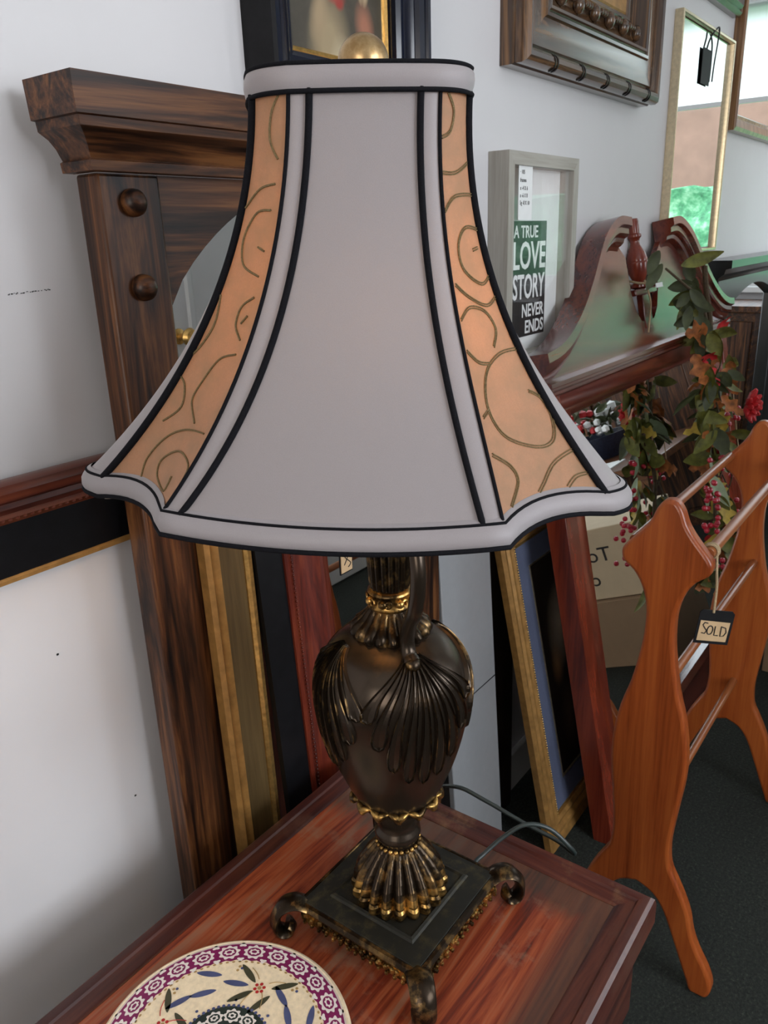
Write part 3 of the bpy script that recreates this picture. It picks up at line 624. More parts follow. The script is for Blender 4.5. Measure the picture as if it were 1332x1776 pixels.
fin = [(.012, 0), (.022, .004), (.022, .010), (.014, .016), (.017, .024), (.024, .040), (.0265, .058), (.0265, .062), (.025, .064), (.0255, .068), (.021, .085), (.013, .100), (.0105, .110), (.0125, .116), (.017, .121), (.017, .126), (.013, .130), (.0135, .136), (.0145, .158), (.013, .163), (.004, .165)]
fb = MB().lathe(fin, n=28); fb.v = [TP(x, 1.125+z, -.004+y) for x, y, z in fb.v]
fo = fb.build('finial', M['mah_z'], R, smooth=40)
MB().box(-.075, .075, -.030, .012, 1.110, 1.125, 0, lambda x, v, s: TP(x, s, v)).build('plinth_shelf', M['mah_x'], R, bevel=.003)
MB().box(-.026, .026, -.006, .010, 1.03, 1.110, 0, lambda x, v, s: TP(x, s, v)).build('plinth', M['mah_x'], R, bevel=.002)
# twine round the finial
R = thing('twine_loop', TP(0, 1.13, .03), 'jute twine tied round the turned finial of the pediment mirror, a white scrap on it', 'twine')
pp = [TP(.030*math.cos(a), 1.142+.006*math.sin(2*a), -.004+.030*math.sin(a)) for a in [2*math.pi*k/24 for k in range(24)]]
MB().tube(pp, .0028, 6, closed=True).build('loop', M['twine'], R)
MB().tube(smoothpath([TP(-.03, 1.142, .02), TP(-.045, 1.12, .03), TP(-.035, 1.09, .03), TP(-.02, 1.06, .02), TP(-.028, 1.02, .014)]), .0022, 6).build('tail', M['twine'], R)
MB().box(.012, .060, .030, .032, 1.120, 1.131, 0, lambda x, v, s: TP(x, s, v)).build('white_scrap', M['white'], R, smooth=0)
# ------------------------------------------------------------------ autumn garland
R = thing('autumn_garland', TP(.12, 1.1, .07), 'artificial autumn garland of leaves and red berries hanging over the pediment mirror', 'garland')
def G_(x, s, v=.06): return TP(x, s, v)
stem = smoothpath([G_(.04, 1.16, .05), G_(.10, 1.11, .075), G_(.17, 1.07, .085), G_(.205, .99, .085), G_(.22, .90, .08), G_(.20, .80, .08), G_(.16, .70, .08), G_(.17, .60, .08), G_(.13, .50, .08), G_(.14, .40, .09), G_(.10, .28, .09)], 8)
vb = MB().tube(stem, [.0028+.0027*min(1, i/20) for i in range(len(stem))], 8)
vb.tube(smoothpath([G_(.22, 1.15, .09), G_(.213, 1.09, .09), G_(.222, 1.03, .09), G_(.21, .96, .09), G_(.23, .90, .085)]), .007, 8)
for k in range(16):
    a = random.random()*5; s0 = 1.0-.045*k
    vb.tube(smoothpath([G_(.205+.03*math.sin(a), s0, .08), G_(.20+.05*math.sin(a+1), s0-.05, .10), G_(.18+.06*math.cos(a), s0-.11, .08)]), .0022, 5)
vb.build('vine', M['vine'], R)
def leaf(mb, c, L, W, az, tilt, roll, mi, lobed=False, yaw=None):
    T_ = Matrix.Translation(c) @ Matrix.Rotation(random.uniform(-1.5, .1) if yaw is None else yaw, 4, 'Z') @ Matrix.Rotation(az, 4, 'Y') @ Matrix.Rotation(tilt, 4, 'X') @ Matrix.Rotation(roll, 4, 'Z')
    rows = []
    n = 12
    for i in range(n+1):
        t = i/n; w = W*math.sin(math.pi*min(1, t*.96+.02))**.8*(1-.35*t)
        if lobed: w *= (1.0+.45*math.sin(t*math.pi*5.2))
        row = []
        for j in range(-2, 3):
            u = j/2; row.append(T_ @ Vector((w*u, .18*L*math.sin(t*2.6)-abs(u)*w*.35, -L*t)))
        rows.append(row)
    mb.grid(rows, mi)
kinds = [('green_leaves', [M['leaf'], M['leafdark'], M['leafpale']], 105, False), ('autumn_leaves', [M['leaforange'], M['leafyellow'], M['red']], 52, True)]
for nm, mts, cnt, lob in kinds:
    mb = MB()
    for k in range(cnt):
        s0 = random.uniform(.30, 1.0) if k > 6 else random.uniform(.74, .98)
        xc = .20-.09*(1-(s0/1.0))*1.2+random.uniform(-.10, .09)
        c = Vector(G_(xc, s0, .07+random.uniform(0, .05)))
        leaf(mb, c, random.uniform(.05, .095), random.uniform(.015, .027), random.uniform(-1.5, 1.5), random.uniform(-.7, .3), random.uniform(-.8, .8), random.choice([0, 0, 0, 1, 1, 2] if not lob else [0, 0, 0, 1, 2]), lob)
    if nm == 'green_leaves':
        for (xc, s0, az, L) in ((.06, 1.16, -1.9, .10), (-.075, 1.17, .6, .07), (-.085, 1.20, .5, .06), (.13, 1.08, .5, .09), (.15, 1.09, 1.2, .08), (.16, 1.06, -.2, .07), (.13, 1.05, 1.9, .07), (.11, 1.10, -.8, .07), (.15, 1.03, 2.3, .08), (.12, 1.03, 1.3, .06), (.17, 1.09, 2.4, .06), (.19, 1.05, 2.0, .055), (.13, 1.11, 1.5, .07), (.10, 1.06, .2, .06), (.14, 1.12, 2.6, .06), (.16, 1.10, 1.0, .075), (.12, 1.07, -1.2, .06), (.17, 1.03, -.6, .07), (.18, 1.02, 1.5, .06), (.11, 1.09, .9, .05), (.15, 1.06, 2.9, .05)):
            leaf(mb, Vector(G_(xc, s0, .08)), L, .019, az, -.3, .2, 1 if L < .08 else 0, False, -.85)
    mb.build(nm, mts, R, smooth=60)
fl = MB(); fc = Vector(G_(.255, .775, .15))
for k in range(26):
    a = k*2.4; e = (k/26)*1.5; d = Vector((math.cos(a)*math.sin(e), -math.cos(e)*.6-.2, math.sin(a)*math.sin(e)))
    fl.tube([fc+d*.008, fc+d*.034, fc+d*.050], [.005, .0095, .0025], 6)
fl.build('red_flower', M['red'], R)
for (xc, s0, n_) in ((.03, .60, 16), (.0, .52, 14), (.10, .66, 8), (.26, .62, 14), (.19, .50, 8), (.30, .75, 8), (-.02, .42, 8), (.2, .36, 8)):
    be = MB()
    for k in range(n_): be.ball(G_(xc+random.gauss(0, .016), s0+random.gauss(0, .020), .11+random.uniform(-.02, .02)), .0075, 8)
    be.build('berry_cluster', M['berry'], R)
MB().tube(smoothpath([G_(.34, .84, .10), G_(.335, .72, .10), G_(.34, .60, .10)]), .0016, 5).build('hanging_thread', M['twine'], R)
# ------------------------------------------------------------------ quilt rack
R = thing('quilt_rack', (1.4, .316, 0), 'orange pine quilt rack with diamond-topped ends and round rails on the dark green carpet', 'quilt rack')
half = [(.001, .872), (.010, .869), (.019, .856), (.026, .838), (.038, .82), (.056, .799), (.065, .786), (.066, .776), (.062, .765), (.046, .752), (.032, .730), (.0235, .700), (.0225, .665), (.026, .625), (.037, .565), (.051, .515), (.0595, .46), (.060, .41), (.055, .36), (.050, .310), (.048, .275), (.052, .238), (.064, .213), (.078, .185), (.090, .155), (.098, .120), (.110, .090), (.128, .058), (.138, .030), (.136, .010), (.128, 0), (.106, 0), (.097, .020), (.083, .055), (.066, .100), (.048, .143), (.028, .170), (.001, .182)]
hs = smoothpath([(a, b, 0) for a, b in half], 3)
outl = [(p.x, max(0, p.y)) for p in hs]+[(-p.x, max(0, p.y)) for p in hs[::-1]]
for xx in (1.10, 1.68):
    e = MB().prism(outl, lambda a, b, d: (d, .316-a, b), xx, xx+.024).build('end_panel', M['pine'], R, smooth=50)
    md = e.modifiers.new('bevel', 'BEVEL'); md.width = .008; md.segments = 3; md.limit_method = 'ANGLE'; md.angle_limit = math.radians(60)
for yy, zz, r in ((.262, .793, .0085), (.370, .793, .0085), (.300, .572, .0075), (.310, .285, .0075)):
    MB().tube([(1.123, yy, zz), (1.682, yy, zz)], r, 16).build('rail', M['rod'], R)
# SOLD tag
R = thing('sold_tag', (1.14, .262, .79), 'black tag with kraft SOLD label hanging on twine from the quilt rack', 'tag')
tw = MB()
for q in (0, .006): tw.tube([(1.135+q, .262+.0105*math.cos(a), .793+.0105*math.sin(a)) for a in [2*math.pi*k/16 for k in range(16)]], .0022, 6, closed=True)
tw.tube(smoothpath([(1.137, .253, .787), (1.132, .250, .765), (1.134, .248, .74), (1.130, .247, .715), (1.129, .247, .700)]), .0020, 6)
tw.build('twine', M['twine'], R)
sa = math.radians(-36); cx_, cy_, cz_ = 1.132, .245, .675
def TS(a, b, d):  # tag plane roughly facing the aisle, hanging slightly askew
    a2, b2 = a*math.cos(.12)+b*math.sin(.12), -a*math.sin(.12)+b*math.cos(.12)
    return (cx_-a2*math.sin(sa)*1.0-d*math.cos(sa)*1.0, cy_-a2*math.cos(sa)+d*math.sin(sa), cz_+b2)
MB().prism([(-.026, -.027), (.026, -.027), (.026, .024), (.022, .028), (-.022, .028), (-.026, .024)], TS, -.001, .001).build('card', M['blackdull'], R, smooth=0)
MB().prism([(-.0225, -.022), (.0215, -.022), (.022, .010), (-.0225, .011)], TS, .0011, .0016).build('kraft_label', M['kraft'], R, smooth=0)
def stroke(mb, pts, w=.0009):
    mb.tube([TS(a, b, .0018) for a, b in pts], w, 5)
sl = MB()
stroke(sl, [(-.011, .007), (-.016, .008), (-.018, .004), (-.015, .000), (-.011, -.005), (-.013, -.010), (-.018, -.009)])
stroke(sl, [(-.006+.0042*math.cos(k*.5), -.004+.0072*math.sin(k*.5)) for k in range(14)])
stroke(sl, [(.001, .003), (.0015, -.012), (.0075, -.012)])
stroke(sl, [(.010, .003), (.011, -.013), (.016, -.012), (.019, -.006), (.017, .001), (.0095, .003)])
sl.build('sold_lettering', M['ink'], R)
# ------------------------------------------------------------------ things in the shop that the leaning mirror reflects
R = thing('cardboard_box', (2.5, .10, .20), 'upright cream cardboard box with scrawled handwriting, seen mirrored in the pediment mirror', 'box')
MB().box(2.30, 2.62, -.12, .34, .232, .47).build('carton', M['card'], R, bevel=.003)
lt = MB(); vs, fs = text_mesh('Toward', .075, .0003, .0003)
lt.add([(2.2995-v[2], .11-v[0]*1.0, .36+v[1]*.9) for v in vs], fs)
lt.build('handwriting', M['ink'], R, smooth=0); lt = MB()
vs, fs = text_mesh('club', .07, .0003, .0003); lt.add([(2.2995-v[2], .11-v[0], .28+v[1]*.9) for v in vs], fs)
lt.build('handwriting', M['ink'], R, smooth=0)
R = thing('cardboard_box', (2.5, .10, 0), 'brown cardboard box on the carpet under the cream handwritten box, seen in the mirror', 'box')
MB().box(2.28, 2.64, -.14, .35, 0, .230).build('carton', M['brown_card'], R, bevel=.003)
R = thing('side_table', (3.4, -.4, 0), 'low brown wooden table deeper in the shop, seen reflected among the garland leaves', 'table')
bw = wood('brown_table_wood', [(.05, .02, .008), (.11, .04, .015), (.17, .07, .025)], 'Y', 1, .4, .3)
MB().box(3.0, 3.85, -.95, .15, .50, .53).build('tabletop', bw, R, bevel=.004)
for xx in (3.05, 3.80):
    for yy in (-.9, .10): MB().box(xx-.02, xx+.02, yy-.02, yy+.02, 0, .50).build('leg', bw, R, bevel=.003)
R = thing('paper_sheet', (3.17, -.3, .53), 'white paper sheet on the low brown table, reflected behind the garland', 'paper')
MB().box(3.06, 3.28, -.50, -.05, .5305, .534).build('sheet', M['white'], R, smooth=0)
R = thing('flower_basket', (3.52, -.25, .53), 'navy basket of white and red flowers on the low brown table, seen mirrored', 'basket')
MB().lathe([(.09, 0), (.13, .06), (.15, .10), (.155, .11), (.14, .11), (.12, .06), (.001, .03)], (3.52, -.25), 28, z0=.531).build('basket_bowl', plain('navy_basket', (.012, .018, .04), .5, nscale=90, var=.5, bmp=.6), R)
for nm, mt, cnt in (('white_flowers', M['white'], 40), ('red_flowers', M['red'], 34), ('foliage', M['leafdark'], 50)):
    mb = MB()
    for k in range(cnt):
        a = random.uniform(0, 6.28); r = random.uniform(0, .15)
        if nm == 'foliage': leaf(mb, Vector((3.52+r*math.cos(a), -.25+r*math.sin(a), .66+random.uniform(0, .12))), .07, .02, random.uniform(-3, 3), random.uniform(-1, 1), 0, 0)
        else: mb.ball((3.52+r*math.cos(a), -.25+r*math.sin(a)+(.05 if nm[0] == 'w' else -.08), .66+random.uniform(-.01, .10)), random.uniform(.012, .024), 7)
    mb.build(nm, mt, R)['kind'] = 'stuff'

R = thing('sideboard', (4.2, -.7, 0), 'long dark wooden sideboard under the end window, added to darken the mirror reflections', 'sideboard')  # unseen piece added so the mirrors reflect dark below the window
MB().box(4.02, 4.39, -1.5, .55, .06, .86).build('carcass', M['oak_x'], R, bevel=.003)
MB().box(3.99, 4.395, -1.54, .59, .86, .89).build('top', M['oak_x'], R, bevel=.004)
MB().box(4.04, 4.38, -1.48, .53, 0, .06).build('plinth', M['oak_x'], R)
for y_ in (-1.46, -.94, -.42, .06):
    d_ = MB().box(4.0, 4.02, y_, y_+.48, .10, .82).build('door', M['oak_z'], R, bevel=.004)
    MB().ball((3.99, y_+.05, .5), .014, 12).build('knob', M['gilt'], d_)
# ------------------------------------------------------------------ table
TZ = .578
R = thing('wooden_table', (.2, .38, 0), 'worn cherry-red wooden table with raised dark moulded rim in the foreground under the lamp', 'table')
x0, x1, y0, y1 = .03, .676, .171, .584
TT = lambda x, y, v=0.0: (x, y, TZ+v)
MB().box(x0+.030, x1-.030, y0+.030, y1-.030, TZ-.018, TZ).build('tabletop', M['table_x'], R, smooth=0)
MB().frame(x0, x1, y0, y1, [(0, -.030), (0, -.006), (.0015, .001), (.005, .0045), (.010, .0055), (.0145, .0045), (.0165, .0025), (.030, .0022), (.0335, .0005), (.0335, -.016), (.02, -.030)], TT, 0, 1).build('rim_moulding', [M['table_edge'], M['table_edge_y']], R, smooth=28)
ap = MB().frame(x0, x1, y0, y1, [(.004, -.030), (.010, -.045), (.014, -.065), (.014, -.150), (.035, -.150), (.035, -.030)], TT, 0, 1)
ap.build('apron', [M['table_edge'], M['table_edge_y']], R, smooth=30)
for xx in (x0+.04, x1-.04):
    for yy in (y0+.04, y1-.04):
        MB().grid([[(xx+a*w, yy+b*w, z) for a, b in ((-1, -1), (1, -1), (1, 1), (-1, 1))] for w, z in ((.012, 0), (.022, TZ-.15), (.0225, TZ-.032))], 0, True, True).build('leg', M['table_edge'], R, smooth=0, bevel=.003)
# ------------------------------------------------------------------ lamp
AX, AY, A0 = .5065, .379, TZ+.001
hh = lambda h: .98*h+.013
L_ = thing('table_lamp', (AX, AY, A0), 'antique bronze urn table lamp with grey and peach bell shade standing on the wooden table', 'lamp')
CD = math.radians(217.3)
def cyl(r, ang, h): return (AX+r*math.cos(ang), AY+r*math.sin(ang), A0+h)
hb_ = .0745; TPz = lambda x, y, v=0.0: (x, y, A0+v)
bx0, bx1, by0, by1 = AX-hb_, AX+hb_, AY-hb_, AY+hb_
pl = MB().frame(bx0+.004, bx1-.004, by0+.004, by1-.004, [(0, .020), (0, .0375), (.0015, .039), (.020, .0395), (.0215, .0415), (.024, .0425), (.026, .041), (.070, .041), (.070, .020)], TPz)
pl.build('base_plate', M['bronze2'], L_, smooth=30)
MB().frame(bx0, bx1, by0, by1, [(0, .031), (-.001, .034), (.001, .038), (.004, .0392), (.006, .037), (.006, .031)], TPz).build('gilt_rim', M['ridge'], L_, smooth=40)
fg = MB().frame(bx0+.003, bx1-.003, by0+.003, by1-.003, [(0, .016), (0, .031), (.003, .031), (.003, .016)], TPz)
for side in range(4):
    for k in range(15):
        u = -.064+k*.0092; s_ = .0035
        for q in range(3):
            du = u+random.uniform(-.003, .003); zz = .0235+random.uniform(-.005, .005)
            p = {0: (AX+du, by0+.002), 1: (bx1-.002, AY+du), 2: (AX+du, by1-.002), 3: (bx0+.002, AY+du)}[side]
            fg.ball((p[0], p[1], A0+zz), random.uniform(.0022, .0038), 6)
        p = {0: (AX+u, by0+.001), 1: (bx1-.001, AY+u), 2: (AX+u, by1-.001), 3: (bx0+.001, AY+u)}[side]
        fg.ball((p[0], p[1], A0+.0175), .0024, 6)
fg.build('filigree_skirt', M['rubgold'], L_, smooth=40)
for sx in (-1, 1):
    for sy in (-1, 1):
        d = Vector((sx, sy, 0)).normalized(); lt_ = Vector((-d.y, d.x, 0))
        path = [(-.004, .034), (.004, .0385), (.014, .0385), (.022, .033), (.0265, .024), (.0275, .014), (.024, .006), (.018, .0035), (.013, .006), (.012, .011), (.0155, .0145)]
        pth = smoothpath([(a, 0, b) for a, b in path], 4); rows = []
        for i, p in enumerate(pth):
            t = (pth[min(i+1, len(pth)-1)]-pth[max(i-1, 0)]).normalized(); n_ = Vector((-t.z, 0, t.x))
            w = .0125*(1-.25*i/len(pth)); h_ = .0044
            row = []
            for k in range(12):
                a = 2*math.pi*k/12; u = w*math.cos(a); v = h_*math.sin(a)*(1+.25*math.cos(4*a))
                base = Vector((bx0+.004 if sx < 0 else bx1-.004, by0+.004 if sy < 0 else by1-.004, A0))
                row.append(base+d*(p.x+n_.x*v)+Vector((0, 0, p.z+n_.z*v))+lt_*u)
            rows.append(row)
        MB().grid(rows, 0, True, True).build('foot', M['ridge'], L_, smooth=60)
def fluted(prof, n, amp, mi_fn=None, seg=8):
    mb = MB(); N = n*seg; b = 0; rows = []
    for r, h, am in prof:
        rows.append([cyl(r*(1+amp*am*(abs(math.cos(n*math.pi*k/N))-.6)), 2*math.pi*k/N, hh(h)) for k in range(N)])
    if mi_fn is None: return mb.grid(rows, 0, True, True)
    for i in range(len(rows)-1):
        mb.grid(rows[i:i+2], mi_fn(i), True)
    return mb
ped = [(0.0424, .0275, .3), (0.0450, .0295, 1), (0.0463, .033, 1), (0.0459, .038, 1), (0.0437, .0405, 1), (0.0440, .043, 1), (0.0424, .050, 1), (0.0398, .057, 1), (0.0360, .064, 1), (0.0312, .071, 1), (0.0270, .077, .9), (0.0235, .082, .7), (0.0214, .085, .3), (0.0200, .087, 0)]
fluted(ped, 20, .16, lambda i: 1 if i in (1, 2, 3, 4, 5) else 0).build('pedestal', [M['ridge'], M['rubgold']], L_, smooth=50)
bb = MB()
for k in range(24): bb.ball(cyl(.0208, 2*math.pi*k/24, hh(.0885)), .0026, 8)
bb.build('bead_ring', M['rubgold'], L_, smooth=80)
def lathe_h(prof, n=48):
    mb = MB(); return mb.grid([[cyl(r, 2*math.pi*k/n, hh(h)) for k in range(n)] for r, h in prof], 0, True, True)
lathe_h([(.0195, .086), (.0195, .092), (.0215, .095), (.0228, .099), (.0222, .104), (.0200, .107), (.0195, .111), (.0205, .117), (.0235, .124), (.028, .131), (.034, .138), (.039, .145), (.041, .150)]).build('stem_cup', M['bronze'], L_, smooth=50)
rm = MB()
for k in range(14):
    a0 = 2*math.pi*k/14
    rm.tube([cyl(.0405+.0022*math.sin(math.pi*j/8), a0+(2*math.pi/14)*j/8, hh(.1475+.004*abs(math.cos(math.pi*j/8)))) for j in range(9)], [.0012+.0026*math.sin(math.pi*j/8) for j in range(9)], 8)
    p = cyl(.0425, a0+math.pi/14, hh(.1465)); rm.ball(p, .0040, 10)
rm.build('scalloped_rim', M['rubgold'], L_, smooth=70)
US = [(.038, .146), (.0445, .158), (.0505, .172), (.0575, .190), (.0640, .212), (.0690, .236), (.0712, .258), (.0712, .272), (.0690, .287), (.0635, .300), (.0550, .311), (.0450, .319), (.0340, .324), (.022, .326)]
us = smoothpath([(r, h, 0) for r, h in US], 4)
lathe_h([(p.x*.985, p.y) for p in us], 72).build('urn', M['bronze'], L_, smooth=60)
def UR(h):
    for i in range(len(us)-1):
        if us[i].y <= h <= us[i+1].y or i == len(us)-2:
            t = (h-us[i].y)/max(1e-6, us[i+1].y-us[i].y); return (us[i].x+(us[i+1].x-us[i].x)*t)*.985
ends = {0: .198, 1: .203, 2: .218, 3: .243, 4: .270}; angs = {0: 0, 1: 12.5, 2: 24, 3: 34, 4: 41}; wid = {0: .0076, 1: .0078, 2: .0086, 3: .0098, 4: .0102}
for cl in range(4):
    C0 = math.radians(239.3+90*cl); mb = MB()
    for i in range(-4, 5):
        a = abs(i); he = ends[a]; de = math.radians(math.copysign(angs[a], i) if i else 0); ns, nv = 26, 20
        rows = []
        for q in range(ns+1):
            s = q/ns; h0 = .320
            hm_ = h0+(he-h0)*s**1.25; ph = math.radians(i*2.0)+(de-math.radians(i*2.0))*math.sin(s*H2)**1.15
            w = .0012+(wid[a]-.0012)*s**1.6
            if s > .80: w *= math.sqrt(max(0.0, 1-((s-.80)/.2)**2))
            rb = UR(hm_); row = []
            for j in range(nv+1):
                u = -1+2*j/nv; rid = math.exp(-((abs(u)-.82)/.11)**2)
                off_ = .0014+.0026*rid*(1 if w > .001 else .4)-.0014*(1-abs(u))*s
                if abs(u) > .96: off_ = -.001
                row.append(cyl(rb+off_, C0+ph+u*w/max(rb, .02), hh(hm_)))
            rows.append(row)
        for q in range(ns):
            for j in range(nv):
                u = abs(-1+2*(j+.5)/nv); mb.grid([rows[q][j:j+2], rows[q+1][j:j+2]], 1 if .68 < u < .9 else 0)
    mb.build('acanthus_leaves', [M['bronze'], M['ridge']], L_, smooth=50)
fluted([(.030, .3225, 0), (.0345, .324, .6), (.0355, .328, 1), (.033, .333, 1), (.0280, .337, 1), (.0240, .341, 1), (.0212, .345, 1), (.0190, .348, .6), (.0180, .350, 0)], 18, .14).build('fluted_collar', M['ridge'], L_, smooth=50)
cb = lathe_h([(.017, .347), (.0195, .349), (.0200, .351), (.0185, .353), (.0185, .362), (.0200, .364), (.0195, .366), (.017, .368)])
for k in range(8):
    a = 2*math.pi*k/8+.3; cb.ball(cyl(.0193, a, hh(.3575)), .0042, 10); cb.tube([cyl(.0200, a+.25+.14*math.cos(b_), hh(.3575+.003*math.sin(b_))) for b_ in [2*math.pi*z/10 for z in range(10)]], .0012, 6, closed=True)
cb.build('ornate_band', M['rubgold'], L_, smooth=50)
fluted([(.0165, .366, .2), (.0175, .372, 1), (.0185, .394, 1), (.0205, .425, 1), (.0235, .445, 1), (.0275, .462, 1), (.031, .474, .8), (.032, .480, .2), (.027, .482, 0), (.012, .484, 0)], 18, .16).build('fluted_neck', M['ridge'], L_, smooth=50)
HA = math.radians(237)
hp = smoothpath([cyl(r, HA, hh(h)) for r, h in ((.047, .314), (.041, .320), (.0385, .333), (.045, .350), (.057, .368), (.0645, .390), (.0655, .412), (.058, .435), (.046, .455), (.036, .466), (.028, .470))], 5)
nh = len(hp); MB().tube(hp, [.0066+.0022*math.exp(-(i/4)**2) for i in range(nh)], 14).build('handle', M['bronze'], L_, smooth=70)
bq = MB().ball(cyl(.048, HA, hh(.313)), .0085, 12); bq.build('handle_boss', M['ridge'], L_, smooth=80)
TOP = Vector((.506, .388, 1.345)); BOT = Vector((AX, AY, A0+hh(.482)))
def ax(z): t = (z-BOT.z)/(TOP.z-BOT.z); return BOT.lerp(TOP, t)
def lath_ax(prof, n=28):
    mb = MB(); return mb.grid([[(ax(z).x+r*math.cos(2*math.pi*k/n), ax(z).y+r*math.sin(2*math.pi*k/n), z) for k in range(n)] for r, z in prof], 0, True, True)
zb = BOT.z
lath_ax([(.010, zb-.002), (.010, zb+.02), (.016, zb+.025), (.017, zb+.030), (.017, zb+.065), (.014, zb+.070), (.001, zb+.070)]).build('socket', M['gilt'], L_)
em = bpy.data.materials.new('warm_bulb'); em.use_nodes = True; pe = em.node_tree.nodes['Principled BSDF']
pe.inputs['Base Color'].default_value = (1, .85, .6, 1); pe.inputs['Emission Color'].default_value = (1, .60, .27, 1); pe.inputs['Emission Strength'].default_value = 24.0
lath_ax([(.012, zb+.070), (.014, zb+.080), (.024, zb+.097), (.029, zb+.112), (.0285, zb+.124), (.022, zb+.138), (.010, zb+.145), (.001, zb+.146)]).build('bulb', em, L_, smooth=60)
hz = MB()
for sg in (-1, 1):
    dd = Vector((.6, -.8, 0))*sg
    hz.tube(smoothpath([ax(zb+.022)+dd*.014, ax(zb+.05)+dd*.045, ax(zb+.14)+dd*.056, ax(zb+.22)+dd*.045, ax(zb+.27)+dd*.012, ax(1.338)]), .0016, 8)
hz.build('harp', M['gilt'], L_)
fz = 1.3595; fcx, fcy = TOP.x-.0005, TOP.y-.002
lath_ax([(.006, 1.333), (.009, 1.340), (.007, 1.345), (.0055, 1.352), (.0001, 1.353)]).build('finial_stem', M['gilt'], L_)
MB().ball((fcx, fcy, fz), .0182, 40).build('finial_ball', M['brassball'], L_, smooth=80)
# ---- shade
NT = 30
def panel_rows(pn_, s0, s1, ns, o=0.0, t0=0.0, t1=1.0):
    return [[shade_pt(pn_, s0+(s1-s0)*j/ns, t0+(t1-t0)*i/NT, o) for j in range(ns+1)] for i in range(NT+1)]
# the closed perimeter, panel by panel, counter-clockwise seen from the front: front, front/right corner, right side ...
PER = []
def per(pn_, s0, s1, n):
    for k in range(n): PER.append((pn_, s0+(s1-s0)*k/n))
per('F+', -1, 1, 20); per('C++', -1, 1, 12); per('S+', 1, -1, 14); per('C-+', 1, -1, 12); per('F-', 1, -1, 20); per('C--', -1, 1, 12); per('S-', -1, 1, 14); per('C+-', 1, -1, 12)
SHD = MB().grid([[shade_pt(p_, s_, i/NT, -.0022) for p_, s_ in PER] for i in range(NT+1)], 0, True).build('lamp_shade', M['lining'], L_, smooth=60)
SHD['label'] = 'cream lined bell shade'
def sb(t, b): return lambda q: t+(b-t)*q*q
si = sb(.73, .885)
for pn_ in ('F+', 'F-'):
    rows = [[shade_pt(pn_, -si(i/NT)+2*si(i/NT)*j/16, i/NT) for j in range(17)] for i in range(NT+1)]
    MB().grid(rows).build('satin_panel', M['satin'], SHD, smooth=80)
    for sg in (-1, 1):
        rows = [[shade_pt(pn_, sg*(si(i/NT)+(1-si(i/NT))*j/4), i/NT, .0012*math.sin(math.pi*j/4)) for j in range(5)] for i in range(NT+1)]
        MB().grid(rows).build('bias_strip', M['satin_bias'], SHD, smooth=80)
for pn_ in ('S+', 'S-'): MB().grid(panel_rows(pn_, -1, 1, 14)).build('satin_panel', M['satin_bias'], SHD, smooth=80)
for pn_ in ('C++', 'C+-', 'C-+', 'C--'): MB().grid(panel_rows(pn_, -1, 1, 12)).build('brocade_panel', M['brocade'], SHD, smooth=80)
for pn_, sw in (('C++', SWR), ('C+-', SWL), ('C-+', SWL), ('C--', SWR)):
    mb = MB()
    for q in sw:
        pts = smoothpath([(a, b, 0) for a, b in q], 7)
        if pn_ in ('C++', 'C-+'):
            for dq in (-.00085, .00085):
                pth = []
                for i, p in enumerate(pts):
                    t = (pts[min(i+1, len(pts)-1)]-pts[max(i-1, 0)]); t = Vector((t.x*.06, t.y*.3, 0)).normalized()
                    pth.append(Vector(shade_pt(pn_, p.x+(-t.y*dq)/.045, p.y+(t.x*dq)/.3, .0006)))
                mb.tube(pth, .00055, 5)
        else: mb.tube([Vector(shade_pt(pn_, p.x, p.y, .0006)) for p in pts], .0008, 6)
    mb.build('stitched_scrolls', M['thread'], SHD)
def pipe(pn_, sfn, r, o=.0012, wob=.0):
    pts = [shade_pt(pn_, sfn(i/NT), i/NT, o) for i in range(NT+1)]
    MB().tube(pts, r, 8).build('piping', M['piping'], SHD, smooth=80)
for pn_ in ('F+', 'F-'):
    for sg in (-1, 1):
        pipe(pn_, lambda q: sg*si(q), .0024); pipe(pn_, lambda q: sg*1.0, .0014, .0008)
for pn_ in ('C++', 'C+-', 'C-+', 'C--'): pipe(pn_, lambda q: .97, .0030)
# bands
def ringp(t, o, dz): return [tuple(Vector(shade_pt(p_, s_, t, o))+Vector((0, 0, dz))) for p_, s_ in PER]
MB().grid([ringp(0, -.002, -.001), ringp(0, .0028, -.001), ringp(0, .0045, .003), ringp(0, .0052, .007), ringp(0, .0048, .011), ringp(0, .0035, .0135), ringp(0, -.002, .0135), ringp(0, -.002, .006)], 0, True).build('top_band', M['satin_bias'], SHD, smooth=60)
MB().tube(ringp(0, .0033, -.002), .0016, 8, closed=True).build('band_cord', M['piping'], SHD, smooth=80)
MB().tube(ringp(0, .0030, .0145), .0016, 8, closed=True).build('band_cord', M['piping'], SHD, smooth=80)
MB().grid([ringp(1, -.002, .004), ringp(1, .0020, .002), ringp(1, .0052, -.002), ringp(1, .0076, -.006), ringp(1, .0080, -.011), ringp(1, .0066, -.0145), ringp(1, .0040, -.0155), ringp(1, .001, -.012), ringp(1, -.002, .002)], 0, True).build('bottom_band', M['satin_bias'], SHD, smooth=60)
MB().tube(ringp(1, .0023, .0012), .0012, 8, closed=True).build('band_cord', M['piping'], SHD, smooth=80)
MB().tube(ringp(1, .0066, -.0155), .0020, 8, closed=True).build('band_cord', M['piping'], SHD, smooth=80)
MB().grid([ringp(1, .0030, -.0175), ringp(1, .001, -.0190), ringp(1, -.003, -.017), ringp(1, -.003, .002)], 0, True).build('lining_edge', M['lining'], SHD, smooth=60)
sp_ = MB()
for k in range(3):
    q = shade_pt(('F+', 'S+', 'S-')[k], 0, .015, -.003); sp_.tube([(TOP.x, TOP.y, 1.338), q], .0016, 6)
sp_.build('spider', M['gilt'], SHD)
